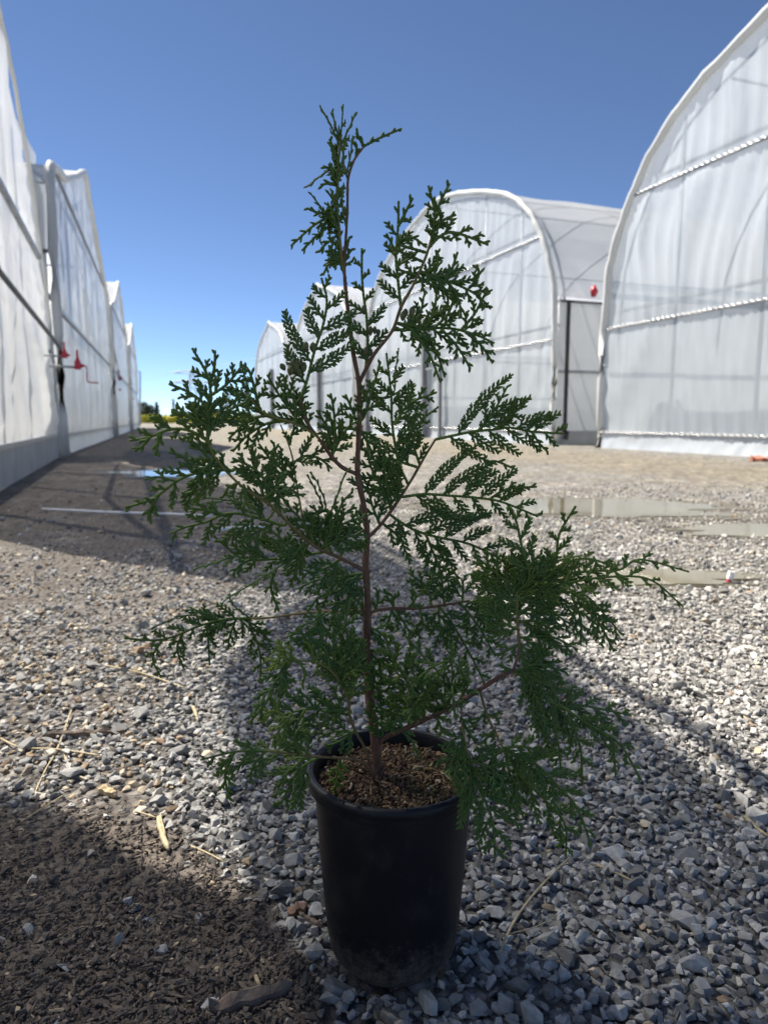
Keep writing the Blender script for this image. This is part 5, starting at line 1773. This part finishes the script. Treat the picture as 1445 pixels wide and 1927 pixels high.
def chip(x, y, L, wd, th, az_, label, name, cat, mat, seed, group=None):
    g = G(x, y)
    mb = MB()
    rr = np.random.default_rng(seed)
    n = 9
    top, bot = [], []
    for i, t in enumerate(np.linspace(-0.5, 0.5, n)):
        w = wd * (0.5 + 0.15 * rr.normal()) * (1 - abs(2 * t) ** 4 * 0.75)
        zo = th * (1 + 0.3 * rr.normal())
        for s_ in (-1, 0, 1):
            px_ = t * L
            py_ = s_ * w
            X = g[0] + px_ * math.cos(az_) - py_ * math.sin(az_)
            Y = g[1] + px_ * math.sin(az_) + py_ * math.cos(az_)
            Z = gz(X, Y) + 0.006
            top.append((X, Y, Z + zo * (1.0 if s_ == 0 else 0.6)))
            bot.append((X, Y, Z - 0.004))
    vv = top + bot
    k = len(top)
    fs = []
    for i in range(n - 1):
        for j in range(2):
            a = i * 3 + j
            fs.append((a, a + 3, a + 4, a + 1))
            fs.append((k + a, k + a + 1, k + a + 4, k + a + 3))
        fs.append((i * 3, k + i * 3, k + i * 3 + 3, i * 3 + 3))
        fs.append((i * 3 + 2, i * 3 + 5, k + i * 3 + 5, k + i * 3 + 2))
    fs.append((0, 1, k + 1, k))
    fs.append((1, 2, k + 2, k + 1))
    e = (n - 1) * 3
    fs.append((e, k + e, k + e + 1, e + 1))
    fs.append((e + 1, k + e + 1, k + e + 2, e + 2))
    mb.add(vv, fs)
    tag(mb.build(name, M[mat]), label, cat, group)


M['beige_chip'] = simple('beige_chip', (0.42, 0.31, 0.17), (0.58, 0.45, 0.27), 60, 0.8, 0.5, 200)
M['rust_rubble'] = simple('rust_rubble', (0.3, 0.1, 0.06), (0.42, 0.16, 0.1), 30, 0.8, 0.6, 60)
M['leaf_litter'] = simple('leaf_litter', (0.16, 0.09, 0.06), (0.26, 0.16, 0.11), 60, 0.8, 0.5, 200)
chip(472, 1888, 0.075, 0.014, 0.012, 0.28, 'dark bark strip lying in the mud in front of the pot', 'bark_strip', 'bark', 'bark', 1)
chip(203, 1500, 0.036, 0.010, 0.006, -0.45, 'flat golden wood chip on the sunlit mud edge', 'wood_chip', 'wood chip', 'beige_chip', 2)
chip(560, 1718, 0.022, 0.014, 0.004, 0.6, 'curled reddish dead leaf beside the pot foot', 'dead_leaf', 'leaf', 'leaf_litter', 3)
chip(585, 1742, 0.035, 0.004, 0.004, -0.7, 'brown twig leaning toward the pot foot', 'twig', 'twig', 'bark', 4)
chip(160, 1386, 0.13, 0.009, 0.006, 0.12, 'long brown bark sliver on the sunlit gravel', 'bark_sliver', 'bark', 'bark', 5)
chip(1432, 868, 0.34, 0.16, 0.05, 0.3, 'rusty red heap of rubble at the foot of the big greenhouse', 'red_rubble', 'rubble', 'rust_rubble', 6)

# crumpled white cup by the murky puddle
g = G(1370, 1098)
root = empty('litter_cup', (g[0], g[1], 0.0))
bpy.context.view_layer.update()
tag(root, 'small crumpled white and red paper cup beside the murky puddle', 'cup')
for nm, za_, zb_, mt in (('cup_base', 0.0, 0.008, 'red_paint'), ('cup_wall', 0.008, 0.034, 'white_plastic')):
    mb = MB()
    pts = []
    for z in np.linspace(za_, zb_, 4):
        pts.append((g[0] + z * 0.25, g[1], z + 0.006))
    tube(mb, pts, [0.009 + 0.08 * z + 0.003 * nz(z * 90, 1, 1) for z in np.linspace(za_, zb_, 4)], 9)
    mb.build(nm, M[mt], root)

# shredded bark and crumbs mixed into the mud (uncountable)
CHIPS = [hull_proto(100 + i, (1.0, 0.24 + 0.06 * (i % 4), 0.12 + 0.04 * (i % 3)), 11) for i in range(8)]
CRUMBS = [hull_proto(200 + i, (1.0, 0.8, 0.6), 10) for i in range(6)]
for nm, cnt, protos, smin, ssd, dens0 in (('bark_mulch', 3000, CHIPS, 0.0016, 0.0034, 0.12), ('mud_crumbs', 3000, CRUMBS, 0.0010, 0.0019, 0.02)):
    X, Y_ = R.uniform(-60, 720, cnt * 5), R.uniform(1150, 1990, cnt * 5)
    mm_ = mud_px(X, Y_)
    ok = R.random(cnt * 5) < dens0 + mm_
    X, Y_, mm_ = X[ok][:cnt], Y_[ok][:cnt], mm_[ok][:cnt]
    gp = np.array([G(a, b) for a, b in zip(X, Y_)])
    ok = np.hypot(gp[:, 0] - POT_X, gp[:, 1] - POT_Y) > POT_B - 0.004
    gp, mm_ = gp[ok], mm_[ok]
    k = len(gp)
    gp[:, 2] = [gz(a, b) for a, b in gp[:, :2]]
    gp[:, 2] += 0.002 + 0.004 * mm_ + R.uniform(0, 0.003, k) + 0.004 * (mm_ < 0.2)
    sz = np.abs(R.normal(0, ssd, k)) + smin
    shd = np.clip(np.abs(R.normal(0.15, 0.33, k)), 0, 0.9)
    shd[R.random(k) < 0.012] = 1.0
    o = scatter_mesh(nm, gp, sz, R.uniform(0, 6.28, k), np.abs(R.normal(0, 0.35, k)), R.uniform(0, 6.28, k), shd, M['mulch'], ground, protos)
    tag(o, kind='stuff')
